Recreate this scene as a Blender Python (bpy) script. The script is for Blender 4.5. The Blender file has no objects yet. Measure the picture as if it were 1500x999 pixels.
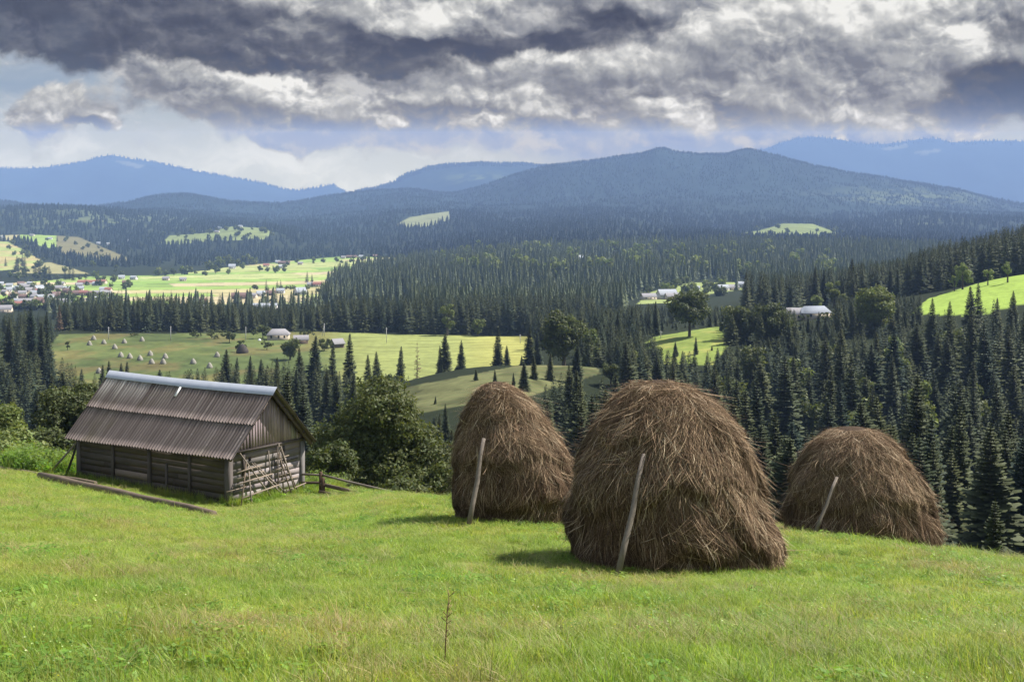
import bpy, math, random
import numpy as np
from mathutils import Vector, Matrix

random.seed(11)
RNG = np.random.default_rng(11)
F, CX, HY = 1810.0, 750.0, 320.0          # focal length, centre column and eye-level row of the photograph, in its pixels
scene = bpy.context.scene
COL = scene.collection
R = math.radians

# ------------------------------------------------------------------ helpers
def link(o):
    COL.objects.link(o); return o

def tag(o, label=None, cat=None, group=None, kind=None):
    if label: o['label'] = label
    if cat: o['category'] = cat
    if group: o['group'] = group
    if kind: o['kind'] = kind
    return o

def empty(name, loc=(0, 0, 0), rz=0.0):
    o = bpy.data.objects.new(name, None)
    o.empty_display_size = 0.2
    o.location = loc; o.rotation_euler = (0, 0, rz)
    return link(o)

def np_mesh(name, V, faces, mats=(), colors=None, midx=None, smooth=False, cname='tint'):
    """faces: list of int arrays, each (n,3) or (n,4)"""
    V = np.asarray(V, dtype=np.float32)
    me = bpy.data.meshes.new(name)
    me.vertices.add(len(V)); me.vertices.foreach_set('co', V.ravel())
    faces = [np.asarray(f, dtype=np.int32) for f in faces if len(f)]
    loops = np.concatenate([f.ravel() for f in faces])
    tot = np.concatenate([np.full(len(f), f.shape[1], dtype=np.int32) for f in faces])
    start = np.concatenate([[0], np.cumsum(tot)[:-1]]).astype(np.int32)
    me.loops.add(len(loops)); me.loops.foreach_set('vertex_index', loops)
    me.polygons.add(len(tot)); me.polygons.foreach_set('loop_start', start)
    if midx is not None: me.polygons.foreach_set('material_index', np.asarray(midx, dtype=np.int32))
    for m in mats: me.materials.append(m)
    if colors is not None:
        a = me.attributes.new(cname, 'FLOAT_COLOR', 'POINT')
        c = np.ones((len(V), 4), dtype=np.float32); c[:, :3] = colors
        a.data.foreach_set('color', c.ravel())
    me.update(calc_edges=True)
    if smooth: me.polygons.foreach_set('use_smooth', np.ones(len(tot), dtype=bool))
    return me

def obj(name, me, parent=None):
    o = bpy.data.objects.new(name, me)
    link(o)
    if parent is not None: o.parent = parent
    return o

class MB:
    """collects boxes, bars and tubes; build() links them as one mesh"""
    def __init__(s): s.v = []; s.f3 = []; s.f4 = []; s.c = []; s.n = 0
    def add(s, V, f3=(), f4=(), col=(1, 1, 1)):
        V = np.asarray(V, float)
        for f in f3: s.f3.append([i + s.n for i in f])
        for f in f4: s.f4.append([i + s.n for i in f])
        s.v.append(V); s.n += len(V)
        s.c.append(np.tile(np.asarray(col, float), (len(V), 1)))
        return s
    def hexa(s, P, col=(1, 1, 1)):
        return s.add(P, f4=[(0, 3, 2, 1), (4, 5, 6, 7), (0, 1, 5, 4), (1, 2, 6, 5), (2, 3, 7, 6), (3, 0, 4, 7)], col=col)
    def box(s, lo, hi, col=(1, 1, 1), jit=0.0):
        (a, b, c), (d, e, f) = lo, hi
        P = np.array([(a, b, c), (d, b, c), (d, e, c), (a, e, c), (a, b, f), (d, b, f), (d, e, f), (a, e, f)], float)
        if jit: P += RNG.uniform(-jit, jit, P.shape)
        return s.hexa(P, col)
    def bar(s, p0, p1, w, h, col=(1, 1, 1), up=(0, 0, 1)):
        p0 = Vector(p0); p1 = Vector(p1); d = (p1 - p0).normalized(); u = Vector(up)
        x = d.cross(u)
        x = (x if x.length > 1e-4 else d.cross(Vector((1, 0, 0)))).normalized(); y = x.cross(d).normalized()
        P = []
        for p in (p0, p1):
            for a, b in ((-1, -1), (1, -1), (1, 1), (-1, 1)): P.append(p + x * a * w / 2 + y * b * h / 2)
        return s.hexa([tuple(q) for q in P], col)
    def tube(s, pts, rad, n=8, col=(1, 1, 1), wob=0.0):
        pts = [Vector(p) for p in pts]
        if not hasattr(rad, '__len__'): rad = [rad] * len(pts)
        V = []
        for i, p in enumerate(pts):
            d = (pts[min(i + 1, len(pts) - 1)] - pts[max(i - 1, 0)]).normalized()
            x = d.cross(Vector((0.13, 0.2, 1)))
            x = (x if x.length > .05 else d.cross(Vector((1, 0, 0)))).normalized(); y = x.cross(d)
            for k in range(n):
                a = 2 * math.pi * k / n; r = rad[i] * (1 + random.uniform(-wob, wob))
                V.append(tuple(p + x * math.cos(a) * r + y * math.sin(a) * r))
        m = len(pts); f4 = []
        for i in range(m - 1):
            for k in range(n):
                f4.append((i * n + k, i * n + (k + 1) % n, (i + 1) * n + (k + 1) % n, (i + 1) * n + k))
        V += [tuple(pts[0]), tuple(pts[-1])]
        f3 = [(m * n, (k + 1) % n, k) for k in range(n)] + [(m * n + 1, (m - 1) * n + k, (m - 1) * n + (k + 1) % n) for k in range(n)]
        return s.add(V, f3, f4, col)
    def build(s, name, mat, parent=None, smooth=False):
        fs = []
        if s.f4: fs.append(np.array(s.f4))
        if s.f3: fs.append(np.array(s.f3))
        me = np_mesh(name, np.concatenate(s.v), fs, [mat], np.concatenate(s.c), smooth=smooth)
        return obj(name, me, parent)

class NT:
    """small node-tree writer"""
    def __init__(s, nt): s.nt = nt; nt.nodes.clear()
    def put(s, sock, v):
        if hasattr(v, 'links') or isinstance(v, bpy.types.NodeSocket): s.nt.links.new(v, sock)
        elif v is not None:
            try: sock.default_value = v
            except Exception: sock.default_value = (*v, 1.0)
    def node(s, t, **kw):
        n = s.nt.nodes.new(t)
        ins = kw.pop('ins', {})
        for k, v in kw.items(): setattr(n, k, v)
        for k, v in ins.items(): s.put(n.inputs[k], v)
        return n
    def m(s, op, a, b=None, c=None, clamp=False):
        n = s.node('ShaderNodeMath', operation=op, use_clamp=clamp)
        for i, v in enumerate((a, b, c)):
            if v is not None: s.put(n.inputs[i], v)
        return n.outputs[0]
    def vm(s, op, a, b=None, scale=None):
        n = s.node('ShaderNodeVectorMath', operation=op)
        s.put(n.inputs[0], a)
        if b is not None: s.put(n.inputs[1], b)
        if scale is not None: s.put(n.inputs['Scale'], scale)
        return n.outputs['Value'] if op in ('DOT_PRODUCT', 'LENGTH', 'DISTANCE') else n.outputs[0]
    def mix(s, f, a, b, bt='MIX'):
        n = s.node('ShaderNodeMix', data_type='RGBA', blend_type=bt, clamp_factor=True)
        s.put(n.inputs[0], f); s.put(n.inputs[6], a); s.put(n.inputs[7], b)
        return n.outputs[2]
    def ss(s, x, lo, hi, a=0.0, b=1.0):
        n = s.node('ShaderNodeMapRange', interpolation_type='SMOOTHSTEP')
        s.put(n.inputs['Value'], x)
        n.inputs['From Min'].default_value = lo; n.inputs['From Max'].default_value = hi
        n.inputs['To Min'].default_value = a; n.inputs['To Max'].default_value = b
        return n.outputs[0]
    def noise(s, vec, scale, detail=4, rough=.55, lac=2.0, dist=0.0, dims='3D', color=False):
        n = s.node('ShaderNodeTexNoise', noise_dimensions=dims)
        s.put(n.inputs['Vector'], vec)
        n.inputs['Scale'].default_value = scale; n.inputs['Detail'].default_value = detail
        n.inputs['Roughness'].default_value = rough; n.inputs['Lacunarity'].default_value = lac
        n.inputs['Distortion'].default_value = dist
        return n.outputs['Color' if color else 'Fac']
    def ramp(s, f, stops):
        n = s.node('ShaderNodeValToRGB')
        s.put(n.inputs[0], f)
        e = n.color_ramp.elements
        while len(e) < len(stops): e.new(.5)
        for k, (p, c) in enumerate(stops):
            e[k].position = p; e[k].color = (*c, 1.0) if len(c) == 3 else c
        return n.outputs[0]
    def attr(s, name): return s.node('ShaderNodeAttribute', attribute_name=name).outputs['Color']
    def objco(s): return s.node('ShaderNodeTexCoord').outputs['Object']
    def geopos(s): return s.node('ShaderNodeNewGeometry').outputs['Position']

def material(name):
    m = bpy.data.materials.new(name); m.use_nodes = True
    return m, NT(m.node_tree)

def finish(t, color, rough=.8, bump=None, bstr=.3, bdist=.02, metal=0.0, spec=.3, trans=0.0, tcol=None):
    p = t.node('ShaderNodeBsdfPrincipled')
    t.put(p.inputs['Base Color'], color); t.put(p.inputs['Roughness'], rough); t.put(p.inputs['Metallic'], metal)
    p.inputs['Specular IOR Level'].default_value = spec
    if bump is not None:
        b = t.node('ShaderNodeBump'); t.put(b.inputs['Height'], bump)
        b.inputs['Strength'].default_value = bstr; b.inputs['Distance'].default_value = bdist
        t.put(p.inputs['Normal'], b.outputs[0])
    sh = p.outputs[0]
    if trans:
        tr = t.node('ShaderNodeBsdfTranslucent'); t.put(tr.inputs['Color'], tcol if tcol is not None else color)
        mx = t.node('ShaderNodeMixShader', ins={0: trans}); t.put(mx.inputs[1], sh); t.put(mx.inputs[2], tr.outputs[0]); sh = mx.outputs[0]
    o = t.node('ShaderNodeOutputMaterial'); t.put(o.inputs['Surface'], sh)

def sstep(x, a, b):
    t = np.clip((x - a) / (b - a), 0, 1); return t * t * (3 - 2 * t)

def pchip(x, y, q):
    """monotone cubic through (x,y), vectorised over q"""
    x = np.asarray(x, float); y = np.asarray(y, float); h = np.diff(x); d = np.diff(y) / h
    m = np.zeros_like(y)
    for i in range(1, len(x) - 1):
        if d[i - 1] * d[i] > 0:
            w1 = 2 * h[i] + h[i - 1]; w2 = h[i] + 2 * h[i - 1]
            m[i] = (w1 + w2) / (w1 / d[i - 1] + w2 / d[i])
    m[0] = d[0]; m[-1] = d[-1]
    q = np.clip(q, x[0], x[-1]); k = np.clip(np.searchsorted(x, q) - 1, 0, len(h) - 1)
    t = (q - x[k]) / h[k]
    return ((1 + 2 * t) * (1 - t) ** 2 * y[k] + t * (1 - t) ** 2 * h[k] * m[k] + t * t * (3 - 2 * t) * y[k + 1] + t * t * (t - 1) * h[k] * m[k + 1])

_perm = np.random.default_rng(5).random((256, 256))
def vnoise(x, y):
    xi = np.floor(x).astype(int); yi = np.floor(y).astype(int); fx = x - xi; fy = y - yi
    fx = fx * fx * (3 - 2 * fx); fy = fy * fy * (3 - 2 * fy)
    g = lambda a, b: _perm[a & 255, b & 255]
    return (g(xi, yi) * (1 - fx) + g(xi + 1, yi) * fx) * (1 - fy) + (g(xi, yi + 1) * (1 - fx) + g(xi + 1, yi + 1) * fx) * fy
def fbm(x, y, o=4):
    s = 0; a = .5; n = 0
    for i in range(o):
        s = s + a * vnoise(x * 2 ** i + 17 * i, y * 2 ** i + 31 * i); n += a; a *= .5
    return s / n

# ------------------------------------------------------------------ camera
cam = bpy.data.cameras.new('camera'); camo = link(bpy.data.objects.new('camera', cam))
cam.sensor_width = 36; cam.lens = 36 * F / 1500; cam.shift_y = -(499.5 - HY) / 1500
cam.clip_start = .1; cam.clip_end = 80000
camo.location = (0, 0, 0); camo.rotation_euler = (R(90), 0, 0)
scene.camera = camo

# ------------------------------------------------------------------ light, view
SUN_AZ, SUN_EL = R(66), R(50)              # clockwise from the view direction; height
sd = bpy.data.lights.new('sun', 'SUN'); sd.energy = 4.6; sd.angle = R(.5); sd.color = (1, .95, .86)
so = link(bpy.data.objects.new('sun', sd))
sdir = Vector((math.sin(SUN_AZ) * math.cos(SUN_EL), math.cos(SUN_AZ) * math.cos(SUN_EL), math.sin(SUN_EL)))
so.rotation_euler = sdir.to_track_quat('Z', 'Y').to_euler()
so.location = (60, 30, 80)
vs = scene.view_settings
vs.view_transform = 'Standard'; vs.look = 'None'; vs.gamma = 1; vs.exposure = .95; vs.use_curve_mapping = False
scene.cycles.max_bounces = 6; scene.cycles.diffuse_bounces = 3; scene.cycles.glossy_bounces = 2
scene.cycles.transmission_bounces = 3; scene.cycles.transparent_max_bounces = 8; scene.cycles.volume_bounces = 2
scene.cycles.caustics_reflective = False; scene.cycles.caustics_refractive = False
# ------------------------------------------------------------------ sky with broken cumulus
def make_world():
    w = bpy.data.worlds.new('World'); scene.world = w; w.use_nodes = True
    t = NT(w.node_tree)
    sky = t.node('ShaderNodeTexSky', sky_type='NISHITA')
    sky.sun_disc = False; sky.sun_elevation = SUN_EL; sky.sun_rotation = SUN_AZ
    sky.air_density = 1.0; sky.dust_density = 1.2; sky.ozone_density = 1.0
    d = t.node('ShaderNodeTexCoord').outputs['Generated']
    xyz = t.node('ShaderNodeSeparateXYZ'); t.put(xyz.inputs[0], d)
    yy = t.m('MAXIMUM', t.m('ABSOLUTE', xyz.outputs[1]), .25)
    su = t.m('MULTIPLY', t.m('DIVIDE', xyz.outputs[0], yy), F / 100)
    sv = t.m('MULTIPLY', t.m('DIVIDE', xyz.outputs[2], yy), F / 100)
    cb = t.node('ShaderNodeCombineXYZ'); t.put(cb.inputs[0], su); t.put(cb.inputs[1], sv)
    P = cb.outputs[0]
    # swirl the lookup so that every outline billows
    def warp(p, scale, amt, seed, det=3):
        n = t.noise(t.vm('ADD', p, (seed, seed * .7, seed * 1.3)), scale, det, .55, color=True)
        return t.vm('ADD', p, t.vm('SCALE', t.vm('SUBTRACT', n, (.5, .5, .5)), scale=amt))
    W = warp(warp(P, .8, .75, 3.1, 2), 2.6, .40, 9.4, 4)
    def blobs(p, lst):
        acc = None
        for (x, y, rx, ry, s) in lst:
            c = ((x - 750) / 100, (320 - y) / 100, 0)
            q = t.vm('MULTIPLY', t.vm('SUBTRACT', p, c), (100 / rx, 100 / ry, 0))
            e = t.m('POWER', 2.71828, t.m('MULTIPLY', t.vm('DOT_PRODUCT', q, q), -1.0))
            acc = t.m('MULTIPLY', e, s) if acc is None else t.m('MULTIPLY_ADD', e, s, acc)
        return acc
    def puff(p, scale, off):
        q = t.vm('MULTIPLY', t.vm('ADD', p, off), (1, 1.35, 1))
        v = t.node('ShaderNodeTexVoronoi', feature='SMOOTH_F1', voronoi_dimensions='2D', normalize=True)
        v.inputs['Smoothness'].default_value = .35
        t.put(v.inputs['Vector'], q); v.inputs['Scale'].default_value = scale
        v.inputs['Detail'].default_value = 3.0; v.inputs['Roughness'].default_value = .5; v.inputs['Lacunarity'].default_value = 2.3
        v.inputs['Randomness'].default_value = 1.0
        dd = v.outputs['Distance']
        return t.m('SUBTRACT', 1.0, t.m('MULTIPLY', t.m('MULTIPLY', dd, dd), 3.0))
    # ---- grey cloud mass that everything bright stands in
    off = (5.3, 2.7, 0)
    Pw = warp(warp(P, .9, .45, 21.0, 2), 3.4, .16, 33.0, 3)
    LF = (.055, .095, 0)                      # towards the sun
    puA = puff(Pw, 1.05, off); puB = puff(t.vm('ADD', Pw, LF), 1.05, off)
    nA = t.noise(P, 1.5, 7, .56); nB = t.noise(t.vm('ADD', P, (.09, .15, 0)), 1.5, 7, .56)
    relP = t.m('SUBTRACT', puA, puB); relN = t.m('SUBTRACT', nA, nB)
    rel = t.m('ADD', t.m('MULTIPLY', relP, 1.2), t.m('MULTIPLY', relN, .9))
    grey = [(260, 105, 110, 45, 1.2), (380, 140, 120, 52, 1.3), (500, 165, 130, 50, 1.2), (640, 150, 170, 60, 1.3), (790, 140, 150, 70, 1.2), (930, 120, 150, 80, 1.2), (1120, 100, 230, 95, 1.5), (1300, 120, 150, 95, 1.4), (700, 20, 800, 55, 1.2), (85, 165, 85, 28, 1.1), (1440, 70, 110, 60, 1.0), (420, 205, 50, 20, .7)]
    dg = t.m('ADD', blobs(W, grey), t.m('MULTIPLY_ADD', nA, 1.1, -.55))
    maskG = t.ss(dg, .38, .72)
    gl = t.m('ADD', t.m('MULTIPLY', rel, .9), t.m('MULTIPLY_ADD', t.noise(Pw, .9, 6, .55), 1.0, .20))
    gc = t.ramp(gl, [(.12, (.15, .165, .215)), (.42, (.225, .24, .285)), (.68, (.34, .35, .38)), (.98, (.58, .58, .58))])
    # ---- bright cumulus: where it stands
    light = [(205, 75, 55, 36, .9), (270, 100, 75, 40, .95), (345, 125, 70, 36, .85), (415, 148, 48, 36, 1.15), (485, 160, 70, 24, .7), (560, 184, 60, 14, .75), (70, 150, 46, 26, 1.0), (20, 170, 40, 22, .6), (140, 178, 50, 12, .6),
             (745, 155, 40, 30, 1.05), (785, 178, 60, 22, 1.0), (905, 98, 62, 36, 1.05), (850, 85, 60, 22, .6), (975, 165, 75, 28, .9), (1010, 195, 55, 16, .7), (1095, 50, 90, 45, .8), (1180, 45, 110, 45, .95), (1240, 70, 60, 45, .7),
             (1120, 140, 60, 22, .6), (1360, 60, 90, 60, 1.05), (1440, 70, 55, 34, .9), (1330, 20, 90, 30, .7), (1300, 120, 70, 26, .55), (1400, 175, 60, 24, .8), (1300, 190, 130, 20, .7), (700, 12, 50, 22, .9), (620, 35, 70, 22, .45), (440, 12, 36, 24, .9), (1055, 35, 60, 24, .5), (640, 145, 60, 26, .4), (770, 80, 60, 14, .6), (690, 85, 60, 14, .4), (250, 75, 50, 22, .5), (320, 100, 40, 20, .5), (560, 20, 60, 26, .6), (650, 30, 60, 24, .6), (1010, 60, 60, 30, .6), (1060, 110, 60, 30, .55), (1250, 30, 60, 30, .5), (1190, 110, 60, 30, .45), (1240, 165, 70, 26, .45), (1370, 130, 40, 30, .6), (700, 130, 50, 18, .4), (600, 140, 40, 16, .5)]
    fld = blobs(W, light)
    big = t.m('SUBTRACT', fld, blobs(t.vm('ADD', W, (.10, .24, 0)), light))
    dens = t.m('ADD', fld, t.m('ADD', t.m('MULTIPLY_ADD', puA, .85, -.44), t.m('MULTIPLY_ADD', nA, 1.0, -.5)))
    maskL = t.ss(dens, .32, .64)
    lit = t.m('ADD', t.m('MULTIPLY', rel, 1.1), t.m('MULTIPLY_ADD', big, .45, .50))
    cl = t.ramp(t.m('MULTIPLY', lit, 1.0, clamp=True), [(.08, (.21, .225, .275)), (.34, (.31, .325, .36)), (.60, (.45, .46, .47)), (.82, (.66, .66, .65)), (1.0, (.88, .87, .84))])
    # ---- dark ceiling and shaded bases
    dark = [(100, 20, 300, 46, 1.5), (300, 48, 160, 34, 1.2), (420, 75, 150, 30, 1.1), (560, 62, 110, 18, .9), (125, 85, 50, 28, .9), (40, 62, 60, 14, .5), (770, 62, 150, 18, 1.05), (900, 28, 120, 24, .9), (560, 95, 130, 16, .75),
            (425, 205, 60, 14, .8), (620, 203, 190, 15, .75), (330, 180, 60, 14, .5), (475, 128, 26, 22, .6), (860, 195, 70, 26, .5), (1455, 140, 75, 46, 1.7), (1490, 40, 45, 40, .8), (150, 180, 48, 11, .85), (85, 178, 50, 9, .6), (105, 155, 26, 12, .5), (1265, 38, 45, 16, .35), (1330, 105, 34, 12, .35), (1090, 175, 50, 14, .25), (930, 138, 50, 10, .6), (250, 150, 60, 14, .35), (690, 120, 60, 14, .25)]
    dn = t.m('ADD', blobs(W, dark), t.m('MULTIPLY_ADD', t.noise(P, 1.7, 7, .58), .8, -.40))
    maskD = t.ss(dn, .30, .88)
    dk = t.ramp(t.m('ADD', t.m('MULTIPLY', rel, .55), t.m('MULTIPLY_ADD', t.noise(t.vm('MULTIPLY', P, (.5, 1.3, 1)), 1.0, 6, .56), 2.0, -.46)),
                [(.12, (.050, .062, .108)), (.45, (.072, .086, .138)), (.72, (.135, .148, .195)), (1.0, (.36, .37, .39))])
    dk = t.mix(t.m('SUBTRACT', 1.0, t.ss(sv, 1.05, 1.75)), dk, (.33, .36, .43))
    # ---- thin veil and blue behind
    veil = t.noise(t.vm('MULTIPLY', W, (.5, 1.6, 1)), 1.3, 6, .6)
    hz = t.ss(sv, .6, 2.2)
    back = t.mix(hz, (.66, .70, .70), (.36, .43, .52))
    back = t.mix(t.ss(veil, .42, .68), back, t.mix(hz, (.80, .82, .80), (.50, .54, .58)))
    low = blobs(W, [(1010, 215, 230, 40, 1.0), (850, 205, 90, 20, .4), (1480, 190, 60, 20, .4)])
    back = t.mix(t.m('MULTIPLY', low, .85), back, (.27, .33, .46))
    blue = blobs(W, [(30, 110, 95, 26, 1.0), (1072, 6, 30, 14, .9)])
    back = t.mix(t.m('MULTIPLY', blue, .8), back, (.30, .39, .52))
    c = t.mix(t.m('MULTIPLY', maskG, .96), back, gc)
    c = t.mix(maskL, c, cl)
    c = t.mix(t.m('MULTIPLY', maskD, .92), c, dk)
    # overhead and behind: broken cloud of the same kind with clear sky between
    up = t.ss(xyz.outputs[2], .30, .55)
    gen = t.noise(t.vm('MULTIPLY', d, (1, 1, 1.6)), 2.2, 6, .6)
    over = t.mix(t.ss(gen, .44, .60), (1, 1, 1), (4.4, 4.5, 4.8))
    skyc = t.mix(t.ss(gen, .44, .60), sky.outputs[0], over)
    # what the clouds send out, seen through the valley air: the air takes a share T of it and adds its own blue
    el = t.m('MULTIPLY', sv, 100 / F)
    T = t.m('POWER', 2.71828, t.m('MULTIPLY', t.m('MINIMUM', t.m('DIVIDE', 200.0, t.m('MAXIMUM', t.m('SUBTRACT', el, .0565), .0005)), 15200.0), -HAZE_DENS))
    add = t.vm('SCALE', AIR, scale=t.m('SUBTRACT', 1.0, T))
    c = t.vm('SCALE', c, scale=1 / 2 ** .95)
    rt = t.node('ShaderNodeSeparateXYZ'); t.put(rt.inputs[0], t.vm('DIVIDE', c, t.vm('MAXIMUM', add, (.0005, .0005, .0005))))
    k = t.m('MINIMUM', t.m('MULTIPLY', t.m('MINIMUM', rt.outputs[0], t.m('MINIMUM', rt.outputs[1], rt.outputs[2])), .93), 1.0)
    c = t.vm('SCALE', t.vm('SUBTRACT', c, t.vm('SCALE', add, scale=k)), scale=t.m('DIVIDE', 1.0, T))
    cs = t.vm('SCALE', c, scale=SKY_GAIN / .1)
    col = t.mix(up, cs, skyc)
    bg = t.node('ShaderNodeBackground', ins={'Strength': .1}); t.put(bg.inputs[0], col)
    o = t.node('ShaderNodeOutputWorld'); t.put(o.inputs['Surface'], bg.outputs[0])
    w.cycles.sampling_method = 'MANUAL'; w.cycles.sample_map_resolution = 512
HAZE_COL = (.395, .58, 1.0, 1); HAZE_DENS = 6.8e-5
SKY_GAIN = 1.0; AIR = (.205, .305, .485)
make_world()
# ------------------------------------------------------------------ terrain: ground height along sight columns (column, distance, picture row)
KX = [-400, 0, 118, 335, 450, 600, 750, 900, 1050, 1200, 1350, 1500, 1900]
KEYS = [   # distance per column, row per column
 ([7.5] * 13, [985, 990, 992, 997, 999, 1001, 1001, 1001, 1002, 1003, 1004, 1006, 1015]),
 ([13] * 13, [842, 850, 858, 874, 880, 886, 890, 893, 896, 900, 906, 914, 930]),
 ([20] * 13, [768, 778, 788, 806, 812, 818, 824, 829, 831, 835, 842, 851, 870]),
 ([28, 30, 31, 31, 30, 28, 27.5, 27, 27, 27, 27, 24.5, 22], [728, 733, 745, 770, 772, 765, 765, 782, 787, 794, 808, 830, 860]),
 ([44, 45, 51.7, 47.5, 48, 37, 33, 31, 31, 31, 31, 28, 25], [690, 697, 704, 741, 730, 733, 746, 770, 777, 787, 802, 823, 853]),
 ([58, 58, 60, 57, 56, 43, 37, 34, 34, 34, 34, 31, 28], [680, 688, 694, 722, 716, 726, 740, 765, 774, 784, 799, 818, 848]),
 ([90, 88, 90, 88, 86, 82, 80, 78, 78, 78, 78, 76, 74], [780, 790, 790, 800, 805, 830, 870, 950, 990, 1010, 1020, 1020, 1020]),
 ([170] * 13, [780, 785, 785, 790, 795, 805, 810, 840, 860, 865, 865, 855, 850]),
 ([300] * 13, [715, 710, 708, 705, 690, 596, 577, 660, 715, 725, 725, 720, 710]),
 ([370] * 13, [660, 650, 648, 648, 630, 559, 537, 545, 630, 650, 650, 645, 630]),
 ([430] * 13, [610, 600, 598, 598, 590, 585, 562, 545, 540, 568, 572, 570, 550]),
 ([500] * 13, [556, 553, 553, 556, 556, 550, 535, 512, 490, 497, 482, 462, 430]),
 ([590] * 13, [520, 516, 516, 516, 517, 516, 510, 492, 474, 462, 437, 406, 370]),
 ([690] * 13, [491, 490, 488, 490, 488, 491, 493, 483, 466, 452, 427, 398, 360]),
 ([900] * 13, [480, 478, 478, 478, 476, 471, 470, 460, 450, 438, 410, 380, 340]),
 ([1300] * 13, [455, 452, 450, 450, 448, 438, 434, 432, 430, 425, 422, 420, 410]),
 ([1800] * 13, [424, 421, 421, 420, 419, 404, 398, 397, 399, 400, 400, 400, 395]),
 ([2500] * 13, [394, 394, 395, 392, 390, 385, 372, 366, 362, 362, 366, 370, 370]),
 ([3200] * 13, [355, 358, 368, 377, 374, 366, 350, 345, 348, 350, 353, 355, 352]),
]
FX = [-400, 0, 60, 120, 180, 240, 300, 345, 390, 430, 480, 600, 660, 750, 900, 1050, 1110, 1170, 1230, 1300, 1350, 1500, 1900]
FAR = [
 (3800, [345, 346, 345, 347, 352, 347, 341, 336, 338, 346, 352, 349, 345, 338, 331, 343, 337, 332, 339, 343, 344, 345, 345]),
 (4800, [308, 307, 305, 306, 312, 319, 325, 329, 332, 334, 334, 318, 314, 319, 315, 321, 322, 323, 324, 322, 318, 322, 322]),
 (6000, [309, 310, 309, 309, 309, 302, 305, 309, 311, 312, 309, 304, 306, 300, 290, 286, 284, 292, 299, 305, 309, 319, 325]),
]
def ridge(Y, pts): return (Y, [p[0] for p in pts], [p[1] for p in pts])
RIDGES = [
 ridge(7500, [(-400, 300), (-100, 300), (0, 296), (60, 305), (120, 307), (180, 300), (230, 291), (265, 288), (310, 294), (350, 299), (400, 299), (450, 293), (500, 285), (550, 280), (600, 277), (660, 284), (700, 276), (750, 260), (800, 247), (850, 239), (900, 232), (940, 228), (970, 218), (1000, 225), (1060, 229), (1095, 222), (1130, 230), (1200, 246), (1250, 256), (1300, 262), (1350, 270), (1400, 278), (1450, 290), (1500, 302), (1600, 315), (1900, 318)]),
 ridge(8800, [(-400, 313), (400, 312), (600, 300), (750, 285), (1000, 285), (1200, 300), (1900, 314)]),
 ridge(10500, [(-400, 314), (400, 309), (480, 296), (520, 284), (560, 276), (600, 257), (640, 247), (700, 243), (760, 243), (790, 245), (850, 252), (900, 260), (1100, 265), (1200, 275), (1500, 300), (1900, 312)]),
 ridge(12000, [(-400, 316), (600, 300), (750, 290), (900, 300), (1900, 316)]),
 ridge(14500, [(-400, 275), (-150, 262), (-50, 250), (0, 248), (50, 247), (100, 241), (130, 235), (160, 230), (200, 235), (240, 242), (280, 250), (330, 260), (380, 269), (430, 281), (460, 277), (485, 272), (510, 283), (560, 290), (700, 300), (1000, 262), (1060, 240), (1110, 222), (1150, 210), (1190, 202), (1230, 206), (1280, 212), (1310, 211), (1360, 204), (1400, 210), (1440, 208), (1500, 207), (1600, 215), (1900, 240)]),
 ridge(15400, [(-400, 285), (1900, 285)]),
]
TPX = np.arange(-420, 1921, 4.0)
TLY = np.linspace(math.log(1.5), math.log(15400), 900)
def build_table():
    keyY, keyZ = [], []
    def s(xs, ys):
        return pchip(xs, ys, TPX)
    for Ys, rows in KEYS:
        Yk = s(KX, Ys); yk = s(KX, rows); keyY.append(Yk); keyZ.append(-(yk - HY) / F * Yk)
    for Yv, rows in FAR:
        Yk = np.full_like(TPX, Yv); keyY.append(Yk); keyZ.append(-(s(FX, rows) - HY) / F * Yk)
    for Yv, xs, ys in RIDGES:
        Yk = np.full_like(TPX, Yv); keyY.append(Yk); keyZ.append(-(s(xs, ys) - HY) / F * Yk)
    keyY = np.array(keyY); keyZ = np.array(keyZ)
    T = np.zeros((len(TPX), len(TLY)))
    z0 = np.full(len(TPX), -1.62)
    for i in range(len(TPX)):
        ly = np.log(np.concatenate([[1.5], keyY[:, i]])); zz = np.concatenate([[z0[i]], keyZ[:, i]])
        T[i] = pchip(ly, zz, TLY)
    # natural unevenness: small bumps in the meadow, gullies on the far slopes
    Yg = np.exp(TLY)[None, :]; Xg = (TPX[:, None] - CX) / F * Yg
    T += (fbm(Xg * .55 + 40, Yg * .55 + 3, 3) - .5) * .16 * sstep(Yg, 5, 9) * (1 - sstep(Yg, 60, 90))
    T += (fbm(Xg * .16 + 4, Yg * .16 + 3, 2) - .5) * .30 * sstep(Yg, 6, 11) * (1 - sstep(Yg, 36, 60))
    T += (fbm(Xg / 45 + 9, Yg / 45 + 3, 3) - .5) * 2.2 * sstep(Yg, 90, 200) * (1 - sstep(Yg, 900, 1400))
    T += (fbm(Xg / 260 + 9, Yg / 260 + 3, 4) - .5) * 26 * sstep(Yg, 3000, 5200)
    gul = 1 - np.abs(fbm(Xg / 900 + 1, Yg / 1500 + 3, 5) * 2 - 1)
    T += (gul - .75) * 95 * sstep(Yg, 4800, 6600) * (1 - .75 * np.exp(-((Yg - 7500) / 500) ** 2) - .75 * np.exp(-((Yg - 14500) / 900) ** 2) - .7 * np.exp(-((Yg - 10500) / 500) ** 2))
    return T
TAB = build_table()
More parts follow.
